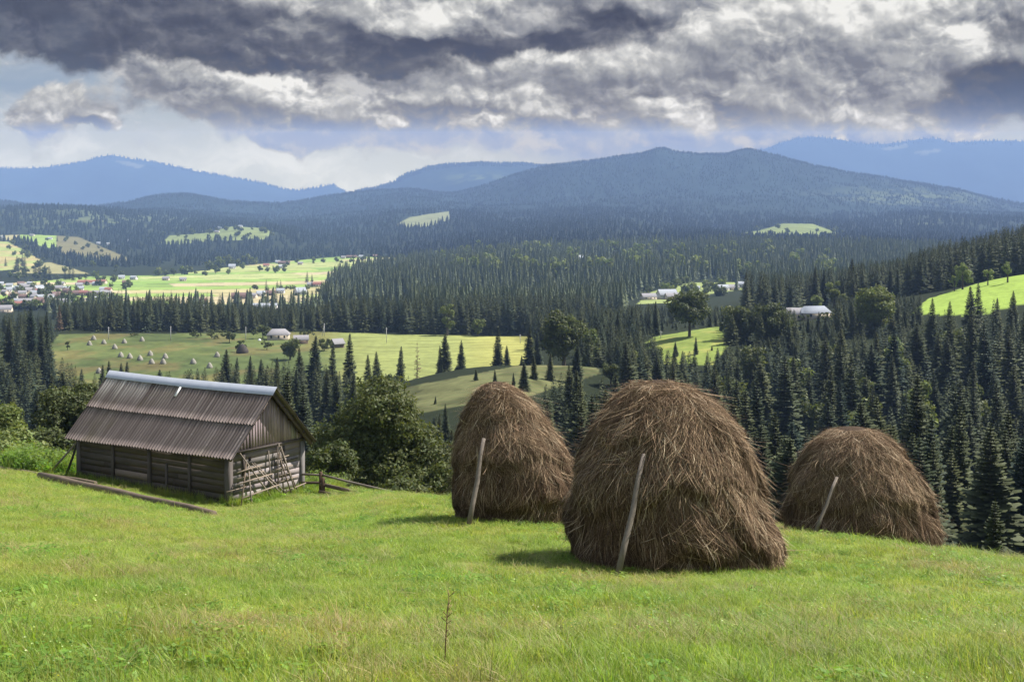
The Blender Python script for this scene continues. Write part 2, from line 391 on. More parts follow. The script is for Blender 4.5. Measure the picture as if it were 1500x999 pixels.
def H(X, Y):
    X = np.asarray(X, float); Y = np.maximum(np.asarray(Y, float), 1.5)
    a = np.clip((CX + F * X / Y - TPX[0]) / 4.0, 0, len(TPX) - 1.001)
    b = np.clip((np.log(Y) - TLY[0]) / (TLY[1] - TLY[0]), 0, len(TLY) - 1.001)
    i = a.astype(int); j = b.astype(int); fa = a - i; fb = b - j
    return (TAB[i, j] * (1 - fb) + TAB[i, j + 1] * fb) * (1 - fa) + (TAB[i + 1, j] * (1 - fb) + TAB[i + 1, j + 1] * fb) * fa
def Hs(X, Y): return float(H(np.array([X]), np.array([Y]))[0])
def px2X(px, Y): return (px - CX) / F * Y
def ground(px, Y):                      # point of the ground in a sight column at a distance
    X = px2X(px, Y); return Vector((X, Y, Hs(X, Y)))
def hit(px, py, Y0, Y1):                # where the ground is met along a sight line between two distances
    Ys = np.exp(np.linspace(math.log(Y0), math.log(Y1), 600)); X = px2X(px, Ys); rows = HY - F * H(X, Ys) / Ys
    k = np.where(rows <= py)[0]
    Y = Ys[k[0]] if len(k) else Ys[np.argmin(np.abs(rows - py))]
    return ground(px, Y)

# land cover: outlines of what is not forest (columns, rows on the ground, distance range)
def inside(poly, x, y):
    poly = np.asarray(poly, float); r = np.zeros(np.shape(x), bool); n = len(poly)
    for i in range(n):
        x0, y0 = poly[i]; x1, y1 = poly[(i + 1) % n]
        if y0 == y1: continue
        c = ((y0 > y) != (y1 > y)) & (x < (x1 - x0) * (y - y0) / (y1 - y0) + x0); r ^= c
    return r
COVER = [
 ('stack_field', 460, 700, [(48, 580), (58, 520), (92, 489), (300, 487), (460, 485), (600, 489), (768, 490), (800, 500), (770, 530), (700, 552), (640, 575), (560, 580)]),
 ('knoll', 290, 400, [(520, 640), (590, 568), (700, 546), (800, 526), (862, 516), (880, 545), (760, 585), (700, 640), (640, 660)]),
 ('glade', 400, 560, [(935, 512), (962, 494), (1060, 478), (1075, 500), (1050, 535), (960, 535)]),
 ('slope_meadow', 490, 640, [(1326, 460), (1352, 438), (1425, 416), (1500, 398), (1650, 350), (1720, 380), (1560, 430), (1500, 444), (1430, 462)]),
 ('valley', 1350, 3150, [(-200, 482), (250, 478), (460, 452), (478, 420), (500, 398), (598, 386), (606, 377), (500, 375), (420, 382), (330, 391), (230, 402), (150, 404), (0, 416), (-200, 420)]),
 ('hill_a', 2300, 3900, [(-60, 346), (60, 343), (120, 347), (182, 378), (178, 383), (130, 380), (100, 372), (75, 362), (30, 352), (-60, 350)]),
 ('hill_b', 2300, 3900, [(-60, 352), (14, 354), (40, 366), (66, 382), (50, 392), (-60, 402)]),
 ('hill_c', 2300, 3500, [(55, 388), (75, 383), (112, 393), (145, 405), (90, 412), (20, 418), (20, 400)]),
 ('hill_d', 3300, 4100, [(225, 356), (240, 344), (300, 340), (330, 332), (370, 330), (395, 340), (385, 350), (330, 352), (300, 352), (250, 358)]),
 ('hill_e', 4200, 5400, [(575, 331), (600, 318), (660, 309), (662, 322), (618, 334)]),
 ('hill_f', 3300, 4300, [(1040, 350), (1110, 340), (1140, 330), (1190, 329), (1232, 343), (1225, 357), (1130, 354), (1060, 357)]),
 ('hamlet', 1100, 1520, [(935, 446), (960, 428), (1010, 412), (1100, 408), (1100, 425), (1040, 432), (985, 446)]),
 ('clearing', 1800, 2700, [(830, 392), (838, 378), (940, 377), (940, 390)]),
 ('gap', 1150, 1700, [(1205, 420), (1215, 395), (1300, 390), (1300, 408)]),
]
BALD = [(14500, [(168, 236), (185, 236), (212, 243), (205, 247), (185, 243)]), (14500, [(1335, 222), (1378, 218), (1380, 222), (1350, 227)]), (14500, [(1290, 218), (1330, 210), (1330, 217), (1300, 221)]),
        (10500, [(745, 258), (790, 246), (800, 248), (770, 262)])]
def cover(px, py, Y):
    """0 forest, else index+1"""
    X = px2X(px, Y); r = np.zeros(np.shape(px), int)
    q = np.maximum(Y, 300) / 14
    px = px + (fbm(X / q + 3, Y / q / 2, 3) - .5) * 22; py = py + (fbm(X / q + 60, Y / q / 2 + 9, 3) - .5) * 6
    for i, (n, a, b, poly) in enumerate(COVER):
        r = np.where((r == 0) & (Y > a) & (Y < b) & inside(poly, px, py), i + 1, r)
    return r
CN = {n: i + 1 for i, (n, *_r) in enumerate(COVER)}

def cover_color(px, py, Y, X, Z):
    n = px.shape; c = np.zeros(n + (3,))
    nz = fbm(X / 6 + 5, Y / 6, 4)[..., None]; nb = fbm(X / 60 + 5, Y / 60 + 9, 3)[..., None]
    A = lambda *v: np.array(v)
    c[:] = A(.020, .026, .013)
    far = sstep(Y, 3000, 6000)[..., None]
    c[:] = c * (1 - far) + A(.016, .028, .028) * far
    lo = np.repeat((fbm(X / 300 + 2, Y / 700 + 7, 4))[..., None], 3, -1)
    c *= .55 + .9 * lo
    k = cover(px, py, Y)
    def put(name, col):
        m = k == CN[name]; c[m] = (np.broadcast_to(col, c.shape))[m]
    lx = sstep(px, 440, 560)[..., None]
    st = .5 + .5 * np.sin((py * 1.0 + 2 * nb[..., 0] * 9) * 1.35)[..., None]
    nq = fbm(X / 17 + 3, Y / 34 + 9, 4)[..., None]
    left = A(.095, .118, .040) * (.7 + .65 * nz) + A(.035, .004, .006) * sstep(nq, .48, .62) - A(.028, .03, .008) * sstep(nb, .5, .62)  # partial cloud shade is mixed into this olive tone
    right = A(.235, .262, .088) * (.85 + .25 * st) * (.8 + .35 * nz) + A(.06, .03, .0) * sstep(px, 640, 740)[..., None]  # yellow field, with the sun between clouds added to its tone
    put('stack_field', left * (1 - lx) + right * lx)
    put('knoll', (A(.108, .122, .050) + A(.018, .0, .006) * st - A(.045, .045, .02) * sstep(fbm(X / 7 + 1, Y / 11, 3)[..., None], .52, .62)) * (.6 + .75 * nz))
    put('glade', A(.18, .23, .055) * (.7 + .6 * nz) + A(.05, .0, .01) * sstep(nz, .5, .7))
    put('slope_meadow', A(.24, .33, .065) * (.85 + .3 * nz))
    # valley floor: narrow strips of hay, pasture and ploughed land
    ca, sa = math.cos(.35), math.sin(.35)
    s1 = X * ca + Y * sa; s2 = -X * sa + Y * ca
    row = np.floor(s2 / 95 + .8 * np.sin(s1 / 400)); colm = np.floor(s1 / 260 + row * .37)
    hsh = np.abs(np.sin(row * 12.9 + colm * 78.2) * 43758.5) % 1.0
    pal = np.array([(.20, .30, .07), (.26, .34, .10), (.30, .33, .12), (.36, .32, .16), (.23, .32, .08), (.33, .36, .14), (.18, .26, .07), (.40, .34, .20)])
    vc = pal[(hsh * 7.99).astype(int)]
    edge = np.abs((s2 / 95 + .8 * np.sin(s1 / 400)) % 1.0 - .5) > .46
    vc = np.where(edge[..., None], vc * .55, vc) * (.85 + .3 * nz)
    put('valley', vc)
    ha = np.where((px < 28)[..., None], A(.30, .27, .13), np.where((px < 82)[..., None], A(.22, .30, .07), A(.150, .135, .062)))
    put('hill_a', ha * (.8 + .4 * nz)); put('hill_b', (A(.27, .31, .10) + A(.08, -.02, .03) * sstep(nb, .45, .6)) * (.8 + .4 * nz))
    put('hill_c', A(.26, .24, .11) * (.8 + .4 * nz)); put('hill_d', A(.17, .20, .075) * (.75 + .5 * nb)); put('hill_e', A(.19, .20, .10) * (.8 + .4 * nb))
    put('hill_f', A(.17, .20, .07) * (.75 + .5 * nb)); put('hamlet', A(.24, .28, .10) * (.7 + .6 * nz)); put('clearing', A(.22, .25, .09) * (.8 + .4 * nz)); put('gap', A(.20, .27, .08) * (.8 + .4 * nz))
    for Yb, poly in BALD:
        m = (np.abs(Y - Yb) < 1400) & inside(poly, px, py); c[m] = A(.115, .115, .075)
    # sunlit far slopes put into the colour, some of them lighter broadleaved wood
    for (y0, y1, cx, cy, rx, ry) in ((4000, 5000, 150, 320, 150, 16), (4300, 5300, 1335, 330, 60, 13), (6000, 7400, 1330, 290, 110, 14), (9500, 10600, 700, 262, 45, 8)):
        m = ((Y > y0) & (Y < y1)).astype(float) * np.exp(-((px - cx) / rx) ** 2 - ((py - cy) / ry) ** 2)
        m = (m * sstep(nb[..., 0], .35, .6) * (k == 0))[..., None]
        c[:] = c * (1 - m) + A(.10, .12, .055) * m
    return c

def make_ground_material():
    m, t = material('land_cover')
    P = t.geopos(); a = t.attr('tint')
    n1 = t.noise(P, .35, 6, .62); n2 = t.noise(P, .012, 6, .65)
    f = t.m('ADD', t.m('MULTIPLY_ADD', n1, .9, .55), t.m('MULTIPLY_ADD', n2, .8, -.4))
    c = t.vm('SCALE', a, scale=f)
    bn = t.m('ADD', t.m('MULTIPLY', t.noise(P, .06, 5, .7), 14.0), t.m('MULTIPLY', t.noise(P, .5, 3, .6), .8))
    finish(t, c, .95, spec=.05)
    return m

def grid_faces(ni, nj):
    i, j = np.meshgrid(np.arange(ni - 1), np.arange(nj - 1), indexing='ij')
    a = i * nj + j
    return np.stack([a, a + nj, a + nj + 1, a + 1], -1).reshape(-1, 4)

def make_terrain():
    pxs = np.concatenate([np.arange(-1600, -150, 50), np.arange(-150, 1650, 3.0), np.arange(1650, 3101, 50)])
    mg = make_ground_material()
    mm, t = material('meadow_soil')
    P = t.geopos()
    c = t.ramp(t.noise(P, .9, 6, .62), [(.25, (.09, .11, .030)), (.5, (.16, .20, .045)), (.7, (.20, .20, .065)), (.85, (.19, .15, .07))])
    finish(t, c, .95, t.noise(P, 9, 4, .6), .6, .05, spec=.05)
    for name, ya, yb, n, mat in (('meadow', 1.5, 66, 330, mm), ('valley', 66, 3300, 560, mg), ('mountains', 3300, 14950, 330, mg)):
        Ys = np.exp(np.linspace(math.log(ya), math.log(yb), n))
        PX, YY = np.meshgrid(pxs, Ys, indexing='ij'); XX = px2X(PX, YY); ZZ = H(XX, YY)
        V = np.stack([XX, YY, ZZ], -1).reshape(-1, 3)
        rows = HY - F * ZZ / YY
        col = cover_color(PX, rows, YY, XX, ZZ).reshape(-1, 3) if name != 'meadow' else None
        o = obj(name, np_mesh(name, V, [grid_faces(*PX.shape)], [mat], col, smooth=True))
        tag(o, kind='structure')
    # the hill goes on behind the viewer
    xs = np.linspace(-140, 140, 57); ys = np.linspace(-160, 9, 40)
    XX, YY = np.meshgrid(xs, ys, indexing='ij'); ZZ = -1.95 - np.maximum(YY - 1, 0) * .2 - np.maximum(-YY, 0) * -.12 + (fbm(XX / 8, YY / 8, 3) - .5) * .3 - np.abs(XX) * .03
    o = obj('hillside', np_mesh('hillside', np.stack([XX, YY, ZZ], -1).reshape(-1, 3), [grid_faces(*XX.shape)], [mm], smooth=True)); tag(o, kind='structure')
make_terrain()

# ------------------------------------------------------------------ blue air of the valley
def make_haze():
    zt = lambda y: 200 + .0565 * y          # sloping top is shaped to keep haze off the dark clouds, clearing the summits
    x, y0, y1, zb = 16000, -400, 15200, -140
    b = MB(); b.hexa([(-x, y0, zb), (x, y0, zb), (x, y1, zb), (-x, y1, zb), (-x, y0, zt(y0)), (x, y0, zt(y0)), (x, y1, zt(y1)), (-x, y1, zt(y1))])
    m = bpy.data.materials.new('valley_air'); m.use_nodes = True; t = NT(m.node_tree)
    v = t.node('ShaderNodeVolumePrincipled')
    v.inputs['Color'].default_value = HAZE_COL; v.inputs['Density'].default_value = HAZE_DENS; v.inputs['Anisotropy'].default_value = 0.0
    o = t.node('ShaderNodeOutputMaterial'); t.put(o.inputs['Volume'], v.outputs[0])
    me = b.build('haze', m); tag(me, kind='stuff')
    return me
make_haze()
# ------------------------------------------------------------------ foliage
def needle_material(name, c0, c1, tip):
    m, t = material(name)
    rnd = t.node('ShaderNodeObjectInfo').outputs['Random']
    a = t.attr('tint')
    c = t.mix(rnd, c0, c1)
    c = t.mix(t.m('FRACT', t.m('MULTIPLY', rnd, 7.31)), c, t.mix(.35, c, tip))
    c = t.mix(1.0, c, a, 'MULTIPLY')
    finish(t, c, .7, spec=.15, trans=.18)
    return m
def leaf_material(name, c0, c1, trans=.35):
    m, t = material(name)
    rnd = t.node('ShaderNodeObjectInfo').outputs['Random']
    a = t.attr('tint')
    c = t.mix(1.0, t.mix(rnd, c0, c1), a, 'MULTIPLY')
    finish(t, c, .6, spec=.25, trans=trans, tcol=t.mix(1.0, c, (1.2, 1.15, .6, 1), 'MULTIPLY'))
    return m
def bark_material(name, c0, c1, sc=6):
    m, t = material(name)
    P = t.objco()
    n = t.noise(t.vm('MULTIPLY', P, (1, 1, .25)), sc, 5, .65)
    finish(t, t.mix(n, c0, c1), .9, n, .6, .03, spec=.1)
    return m
M_SPRUCE = needle_material('spruce_needles', (.034, .055, .037, 1), (.072, .088, .036, 1), (.135, .132, .050, 1))
M_VALLEY_SUN = needle_material('sunlit_valley_needles', (.068, .094, .052, 1), (.105, .130, .064, 1), (.16, .17, .075, 1))  # same spruce, lighter: sun on the mid-valley wood put into the colour
M_FAR = needle_material('far_needles', (.017, .031, .029, 1), (.022, .037, .033, 1), (.028, .043, .035, 1))
M_LARCH = needle_material('dry_twigs', (.17, .12, .075, 1), (.20, .14, .09, 1), (.2, .15, .1, 1))
M_LEAF = leaf_material('summer_leaves', (.070, .092, .034, 1), (.098, .120, .042, 1))
M_PALE = leaf_material('pale_leaves', (.12, .16, .045, 1), (.15, .18, .06, 1))
M_WILLOW = leaf_material('willow_leaves', (.16, .21, .075, 1), (.20, .25, .09, 1))
M_BARK = bark_material('bark', (.05, .04, .032, 1), (.12, .10, .085, 1))

def spruce_crown(seed, Hh, Rr, dz, nb, fine=True, bare=.06, sparse=1.0):
    r = np.random.default_rng(seed); V = []; T = []; C = []
    z = Hh * bare; base_az = 0.0; lean = r.uniform(0, 6.28)
    while z < Hh * .985:
        t = (z - Hh * bare) / (Hh * (1 - bare))
        rad0 = Rr * ((1 - t) ** .82 * .97 + .03) * (1 if t > .12 else .8 + 1.6 * t)
        n = max(4, int(nb * (1 - .45 * t)))
        base_az += r.uniform(.2, 1.2)
        for k in range(n):
            if r.random() > sparse: continue
            az = base_az + 2 * math.pi * k / n + r.uniform(-.28, .28)
            rad = rad0 * r.uniform(.66, 1.18) * (1 + .16 * math.cos(az - lean) + .10 * math.sin(az * 2 + z * .9))
            ca, sa = math.cos(az), math.sin(az)
            sl = -.55 + .95 * t ** 1.3 + r.uniform(-.12, .12)          # low limbs hang, the top ones rise
            def pt(s, lat=0.0, dn=0.0):
                x = rad * s; zz = z + rad * (sl * s + .22 * s * s * (1 - t)) - dn
                return (ca * x - sa * lat, sa * x + ca * lat, zz)
            br = r.uniform(.72, 1.25)
            segs = ((.0, .38), (.30, .70), (.60, 1.0)) if fine else ((.05, .62), (.5, 1.0))
            w = rad * .26 + .12
            for s0, s1 in segs:
                sm = .5 * (s0 + s1); ww = w * (1.0 - .55 * sm) * r.uniform(.8, 1.2)
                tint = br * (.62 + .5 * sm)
                for sg in (-1, 1):
                    i = len(V)
                    V += [pt(s0), pt(s1), pt(min(s1 + .04, 1.04), sg * ww * .75, ww * .38), pt(sm, sg * ww, ww * .55)]
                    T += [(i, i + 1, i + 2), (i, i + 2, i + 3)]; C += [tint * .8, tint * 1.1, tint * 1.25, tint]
                i = len(V)
                dr = (.22 + .10 * rad) * r.uniform(.7, 1.4)
                V += [pt(s0 + .02), pt(s1 - .02), pt(sm + r.uniform(-.1, .1), r.uniform(-.1, .1), dr)]
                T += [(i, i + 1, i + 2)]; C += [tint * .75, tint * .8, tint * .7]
        z += dz * (1.0 - .45 * t) * r.uniform(.85, 1.15)
    i = len(V)
    for k in range(3):
        a = 2.1 * k; V += [(.10 * math.cos(a), .10 * math.sin(a), Hh * .95), (.10 * math.cos(a + 2), .10 * math.sin(a + 2), Hh * .95), (0, 0, Hh * 1.012)]
        T += [(i, i + 1, i + 2)]; C += [1, 1, 1.2]; i += 3
    return np.array(V), np.array(T), np.repeat(np.array(C)[:, None], 3, 1)
def spruce_mesh(name, seed, Hh, Rr, dz, nb, mat, **k):
    V, T, C = spruce_crown(seed, Hh, Rr, dz, nb, **k)
    return np_mesh(name, V, [T], [mat], C)
def trunk_mesh(name, Hh, r0, mat, n=7, top=.96):
    b = MB(); b.tube([(0, 0, -1.2), (0, 0, Hh * .1), (.03, .02, Hh * .5), (0, 0, Hh * top)], [r0 * 1.15, r0, r0 * .55, .02], n)
    return np_mesh(name, np.concatenate(b.v), [np.array(b.f4), np.array(b.f3)], [mat], np.concatenate(b.c), smooth=True)

def far_spruce_mesh(name, seed, Hh, Rr, mat):
    """a tree of a few dozen faces for woods a kilometre and more away"""
    r = np.random.default_rng(seed); V = []; T = []; C = []
    L = 7
    for l in range(L):
        t = l / L; z = Hh * (.05 + .93 * t); rad = Rr * ((1 - t) ** .85) + .15; n = 6; a0 = r.uniform(0, 6)
        top = z + Hh * .24 * (1 - .3 * t)
        for k in range(n):
            a = a0 + 6.283 * k / n; b = a + 6.283 / n * .8; q = rad * r.uniform(.75, 1.2); i = len(V)
            V += [(q * math.cos(a), q * math.sin(a), z - rad * .25 * r.uniform(.4, 1.4)), (q * math.cos(b), q * math.sin(b), z - rad * .25 * r.uniform(.4, 1.4)), (0, 0, min(top, Hh))]
            T.append((i, i + 1, i + 2)); br = r.uniform(.88, 1.12); C += [br, br, br * .9]
    return np_mesh(name, np.array(V), [np.array(T)], [mat], np.repeat(np.array(C)[:, None], 3, 1))

def leaf_cloud(r, centers, radii, per, size, flat=.75, up=.35):
    """leaf-sized faces spread through lumpy clumps; no light or shade is painted, only the leaves' own variety"""
    Vs = []; Cs = []
    for c, rd in zip(centers, radii):
        n = int(per * rd * rd)
        d = r.normal(size=(n, 3)); d /= np.linalg.norm(d, axis=1)[:, None]
        rr = rd * r.uniform(.45, 1.05, n) ** .6
        # clumps carry smaller sprays so that their edge is ragged
        lump = 1 + .28 * np.sin(d[:, 0] * 5 + r.uniform(0, 6)) * np.sin(d[:, 1] * 5 + r.uniform(0, 6)) + .15 * np.sin(d[:, 2] * 9 + r.uniform(0, 6))
        p = c + d * (rr * lump)[:, None] * np.array([1, 1, flat])
        nrm = d * .7 + r.normal(size=(n, 3)) * .55 + np.array([0, 0, up]); nrm /= np.linalg.norm(nrm, axis=1)[:, None]
        a = np.cross(nrm, r.normal(size=(n, 3))); a /= np.linalg.norm(a, axis=1)[:, None] + 1e-9
        b = np.cross(nrm, a); s = size * r.uniform(.6, 1.4, n)[:, None]
        Vs.append(np.stack([p - a * s, p - b * s * .55, p + a * s, p + b * s * .55], 1).reshape(-1, 3))
        tone = r.uniform(.82, 1.18) * r.uniform(.75, 1.25, n)
        col = np.stack([tone * r.uniform(.9, 1.15, n), tone, tone * r.uniform(.8, 1.1, n)], -1)
        Cs.append(np.repeat(col, 4, 0))
    V = np.concatenate(Vs); C = np.concatenate(Cs)
    return V, np.arange(len(V)).reshape(-1, 4), C
def broadleaf(seed, Hh, W, mat, per=260, size=.16, nlobe=34, bare=.14, name='broadleaf', shape='round'):
    """returns (crown mesh, trunk mesh)"""
    r = np.random.default_rng(seed); cs = []; rs = []
    zc = Hh * (.5 + bare / 2); hz = Hh * (1 - bare) / 2
    for _ in range(nlobe):
        d = r.normal(size=3); d /= np.linalg.norm(d); q = r.uniform(.35, .86)
        w = W / 2 * (1.0 if shape == 'round' else (1.15 - .5 * max(d[2], -.2)))
        cs.append(np.array([d[0] * w * q, d[1] * w * q, zc + d[2] * hz * q])); rs.append(r.uniform(.15, .27) * min(W, Hh) * .78)
    V, Fq, C = leaf_cloud(r, cs, rs, per, size)
    crown = np_mesh(name + '_crown', V, [Fq], [mat], C)
    b = MB(); t0 = Hh * .035
    top = Vector((r.uniform(-.2, .2), r.uniform(-.2, .2), Hh * .62))
    b.tube([(0, 0, -1.5), (0, 0, .3), (.05, 0, Hh * .25), tuple(top)], [t0 * 1.3, t0, t0 * .8, t0 * .35], 8, wob=.06)
    for c in cs[::2]:
        h0 = r.uniform(.2, .55); p = Vector((0, 0, Hh * h0)); e = Vector(c); mid = p.lerp(e, .5) + Vector((0, 0, Hh * .04))
        b.tube([tuple(p), tuple(mid), tuple(e)], [t0 * .38, t0 * .22, .03], 5)
    tr = np_mesh(name + '_trunk', np.concatenate(b.v), [np.array(b.f4), np.array(b.f3)], [M_BARK], np.concatenate(b.c), smooth=True)
    return crown, tr

# ---- spruces: the largest in view as individuals, the rest of the wood as one mass
SPR = []
for k, (h, rr) in enumerate(((24, 4.3), (24, 3.7), (24, 4.8), (24, 3.4), (24, 4.1), (24, 3.9))):
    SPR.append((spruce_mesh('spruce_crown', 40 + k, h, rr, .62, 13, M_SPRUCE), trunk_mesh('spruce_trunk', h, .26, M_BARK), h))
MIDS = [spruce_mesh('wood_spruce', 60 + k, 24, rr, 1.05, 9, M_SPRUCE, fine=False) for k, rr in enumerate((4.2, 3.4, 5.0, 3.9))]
VALS = [far_spruce_mesh('valley_spruce', 70 + k, 24, rr, M_VALLEY_SUN) for k, rr in enumerate((4.4, 3.6, 5.2))] + [spruce_mesh('valley_spruce', 74, 24, 4.4, 1.3, 8, M_VALLEY_SUN, fine=False)]
FARS = [far_spruce_mesh('far_spruce', 80 + k, 24, rr, M_FAR) for k, rr in enumerate((4.6, 3.8, 5.4))]

def tree(name, crown, trunk, loc, s, rz, label, cat, group=None, sz=None):
    e = empty(name, loc, rz); e.scale = (s, s, sz if sz else s)
    obj('crown', crown, e); obj('trunk', trunk, e)
    return tag(e, label, cat, group)

NSPRUCE = 0
def spruce_tree(px, Y, top, label, group=None, k=None, wide=1.0, h=None):
    """a spruce on the ground of a sight column, its tip at a row of the picture (or of a height)"""
    global NSPRUCE
    p = ground(px, Y)
    hh = h if h else max(2.0, (HY - top) / F * Y - p.z)
    k = NSPRUCE % len(SPR) if k is None else k
    c, t, h0 = SPR[k]; NSPRUCE += 1
    s = hh / h0; w = s ** .85 * wide
    e = empty('spruce_tree', (p.x, p.y, p.z - .1), RNG.uniform(0, 6.28)); e.scale = (w, w, s)
    e.rotation_euler[0], e.rotation_euler[1] = RNG.normal(0, .018), RNG.normal(0, .018)
    obj('crown', c, e); obj('trunk', t, e)
    return tag(e, label, 'spruce tree', group)

def scatter(n, px0, px1, Y0, Y1, seed):
    r = np.random.default_rng(seed)
    Y = np.sqrt(r.uniform(Y0 ** 2, Y1 ** 2, n)); px = r.uniform(px0, px1, n)
    return px, Y
TREES = []      # (px, Y, x, y, z, height)
def wood(n, px0, px1, Y0, Y1, seed, hmin, hmax, gap, env=None, poly=None, region=None):
    px, Y = scatter(n, px0, px1, Y0, Y1, seed)
    X = px2X(px, Y); Z = H(X, Y); rows = HY - F * Z / Y
    ok = cover(px, rows, Y) == 0
    if region is not None: ok &= region(px, Y, rows)
    r = np.random.default_rng(seed + 1)
    cell = {}; out = []
    for i in np.where(ok)[0]:
        key = (int(X[i] // gap), int(Y[i] // gap)); bad = False
        for a in (-1, 0, 1):
            for b in (-1, 0, 1):
                for (u, v) in cell.get((key[0] + a, key[1] + b), ()):
                    if (u - X[i]) ** 2 + (v - Y[i]) ** 2 < gap * gap: bad = True
        if bad: continue
        h = r.uniform(hmin, hmax) * (.8 + .4 * r.random())
        if env is not None:
            hm = (HY - np.interp(px[i], env[0], env[1])) / F * Y[i] - Z[i]
            h = min(h, hm * r.uniform(.82, 1.0))
        if env is not None and Y[i] < 300 and px[i] > 690: h = min(h, (HY - np.interp(Y[i], [100, 200, 300], [628, 560, 505]) - 60 * r.random() ** 2) / F * Y[i] - Z[i])
        if h < 3: continue
        cell.setdefault(key, []).append((X[i], Y[i])); out.append((px[i], Y[i], X[i], Y[i], Z[i], h))
    return out
# right-hand slope and the hollow behind the meadow: the tips stay under the skyline of the wood
ENV = ([-200, 0, 90, 150, 200, 330, 450, 520, 560, 600, 640, 700, 760, 800, 860, 900, 960, 1030, 1060, 1200, 1330, 1420, 1500, 1700],
       [440, 470, 520, 548, 548, 530, 520, 545, 560, 600, 600, 620, 600, 560, 500, 492, 505, 512, 500, 482, 462, 440, 425, 380])
pool = []
pool += wood(9000, 690, 1750, 112, 470, 1, 13, 31, 7.0, ENV, region=lambda p, Y, r: ~((p < 905) & (Y > 285) & (Y < 395)))
pool += wood(700, 560, 900, 130, 285, 2, 13, 20, 8.5, ENV)
pool += wood(1500, -250, 560, 215, 450, 3, 17, 24, 6.5, ENV, region=lambda p, Y, r: (p < 120) | (Y > 300))
pool += wood(700, -250, 75, 420, 700, 4, 20, 27, 7.0, ([-250, 0, 40, 75, 90], [455, 458, 450, 462, 520]), region=lambda p, Y, r: p < 78)
# the belt behind the hay field
BELT = ([60, 90, 120, 200, 230, 300, 400, 470, 500, 560, 640, 720, 800, 860, 950, 1100], [430, 438, 440, 430, 428, 437, 443, 440, 428, 428, 430, 425, 424, 430, 440, 445])
belt = wood(2600, 88, 870, 702, 860, 5, 22, 29, 5.8, BELT)
pool += belt
pool += wood(900, 870, 1110, 500, 860, 6, 17, 25, 7.0, ([870, 900, 1000, 1110], [440, 452, 470, 445]), region=lambda p, Y, r: (Y > 560) | (p < 935))
# the row on the right skyline
pool += wood(900, 1090, 1330, 640, 800, 7, 22, 28, 6.5, ([1090, 1150, 1200, 1250, 1330], [392, 396, 388, 384, 372]), region=lambda p, Y, r: ~((p > 1170) & (p < 1240) & (Y < 720)))
pool += wood(2600, 1330, 1760, 645, 860, 8, 24, 31, 6.0, ([1330, 1380, 1440, 1500, 1700], [368, 350, 338, 322, 280]))
pool += wood(1400, 1225, 1350, 500, 645, 9, 9, 15, 5.5, ([1225, 1300, 1350], [432, 430, 428]))
pool += wood(1400, 1040, 1165, 470, 645, 13, 9, 15, 5.5, ([1040, 1100, 1165], [450, 446, 448]))
pool += wood(400, 1165, 1225, 470, 555, 14, 6, 9, 5.5, ([1165, 1225], [466, 466]))
pool += wood(1200, 770, 960, 560, 700, 10, 14, 22, 6.0, ([770, 850, 960], [448, 445, 442]))
pool += wood(900, 850, 960, 395, 560, 15, 12, 20, 6.0, ([850, 900, 960], [476, 470, 478]))
pool += wood(1500, 905, 1120, 690, 1180, 16, 12, 20, 7.5, ([905, 1120], [446, 444]))
pool = np.array(pool)
size = pool[:, 5] / pool[:, 1]
# what can be seen: a tree is hidden when others in front of it reach clearly above it in its column
order = np.argsort(pool[:, 1]); horizon = np.full(2600, 2000.0); vis = np.zeros(len(pool))
rowtop = HY - F * (pool[:, 4] + pool[:, 5]) / pool[:, 1]
rowbot = HY - F * pool[:, 4] / pool[:, 1]
hillrow = np.interp(pool[:, 0], [-400, 0, 118, 335, 450, 600, 750, 900, 1050, 1200, 1350, 1500, 1900], [685, 690, 697, 722, 716, 726, 740, 765, 774, 784, 799, 818, 848])
for i in order:
    c = int(pool[i, 0]) + 500; w = max(1, int(.09 * F * size[i]))
    seg = horizon[c - w:c + w + 1]
    vis[i] = max(0, min(np.median(seg), rowbot[i], hillrow[i]) - rowtop[i])
    cut = rowtop[i] + .38 * F * size[i]
    horizon[c - w:c + w + 1] = np.minimum(seg, cut)
inframe = (pool[:, 0] > -15) & (pool[:, 0] < 1515)
score = np.where(inframe, vis * (F * size) ** .5, -1)
N_HAND = 101
rank = np.argsort(-score)
own = set(rank[:300 - N_HAND].tolist())
def wood_label(px, Y):
    if px > 690 and Y < 480: return ('dark green spruce in the dense wood behind and right of the haystacks', 'spruces of the dense wood on the right slope')
    if 88 <= px <= 870 and Y > 690: return ('tall dark spruce in the belt along the far edge of the hay field', 'spruces in the belt behind the hay field')
    if px > 1330 and Y > 640: return ('tall dark spruce in the skyline row above the bright slope meadow', 'spruces above the bright slope meadow')
    if px > 1090 and Y > 630: return ('dark spruce in the row behind the metal roofed farmhouse', 'spruces behind the farmhouse on the right')
    if px < 80 and Y > 410: return ('dark spruce in the stand left of the hay field', 'spruces left of the hay field')
    if px < 560: return ('dark spruce in the hollow between the barn and the hay field', 'spruces in the hollow behind the barn')
    if px < 900 and Y < 300: return ('spruce on the slope below the brown grassy knoll', 'spruces below the brown knoll')
    return ('dark spruce beside the small green glade on the wooded slope', 'spruces around the small glade')
for i in sorted(own):
    px, Y, x, y, z, h = pool[i]
    la, g = wood_label(px, Y)
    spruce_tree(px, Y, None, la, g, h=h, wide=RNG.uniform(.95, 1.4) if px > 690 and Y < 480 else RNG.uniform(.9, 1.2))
rest = [pool[i] for i in range(len(pool)) if i not in own]

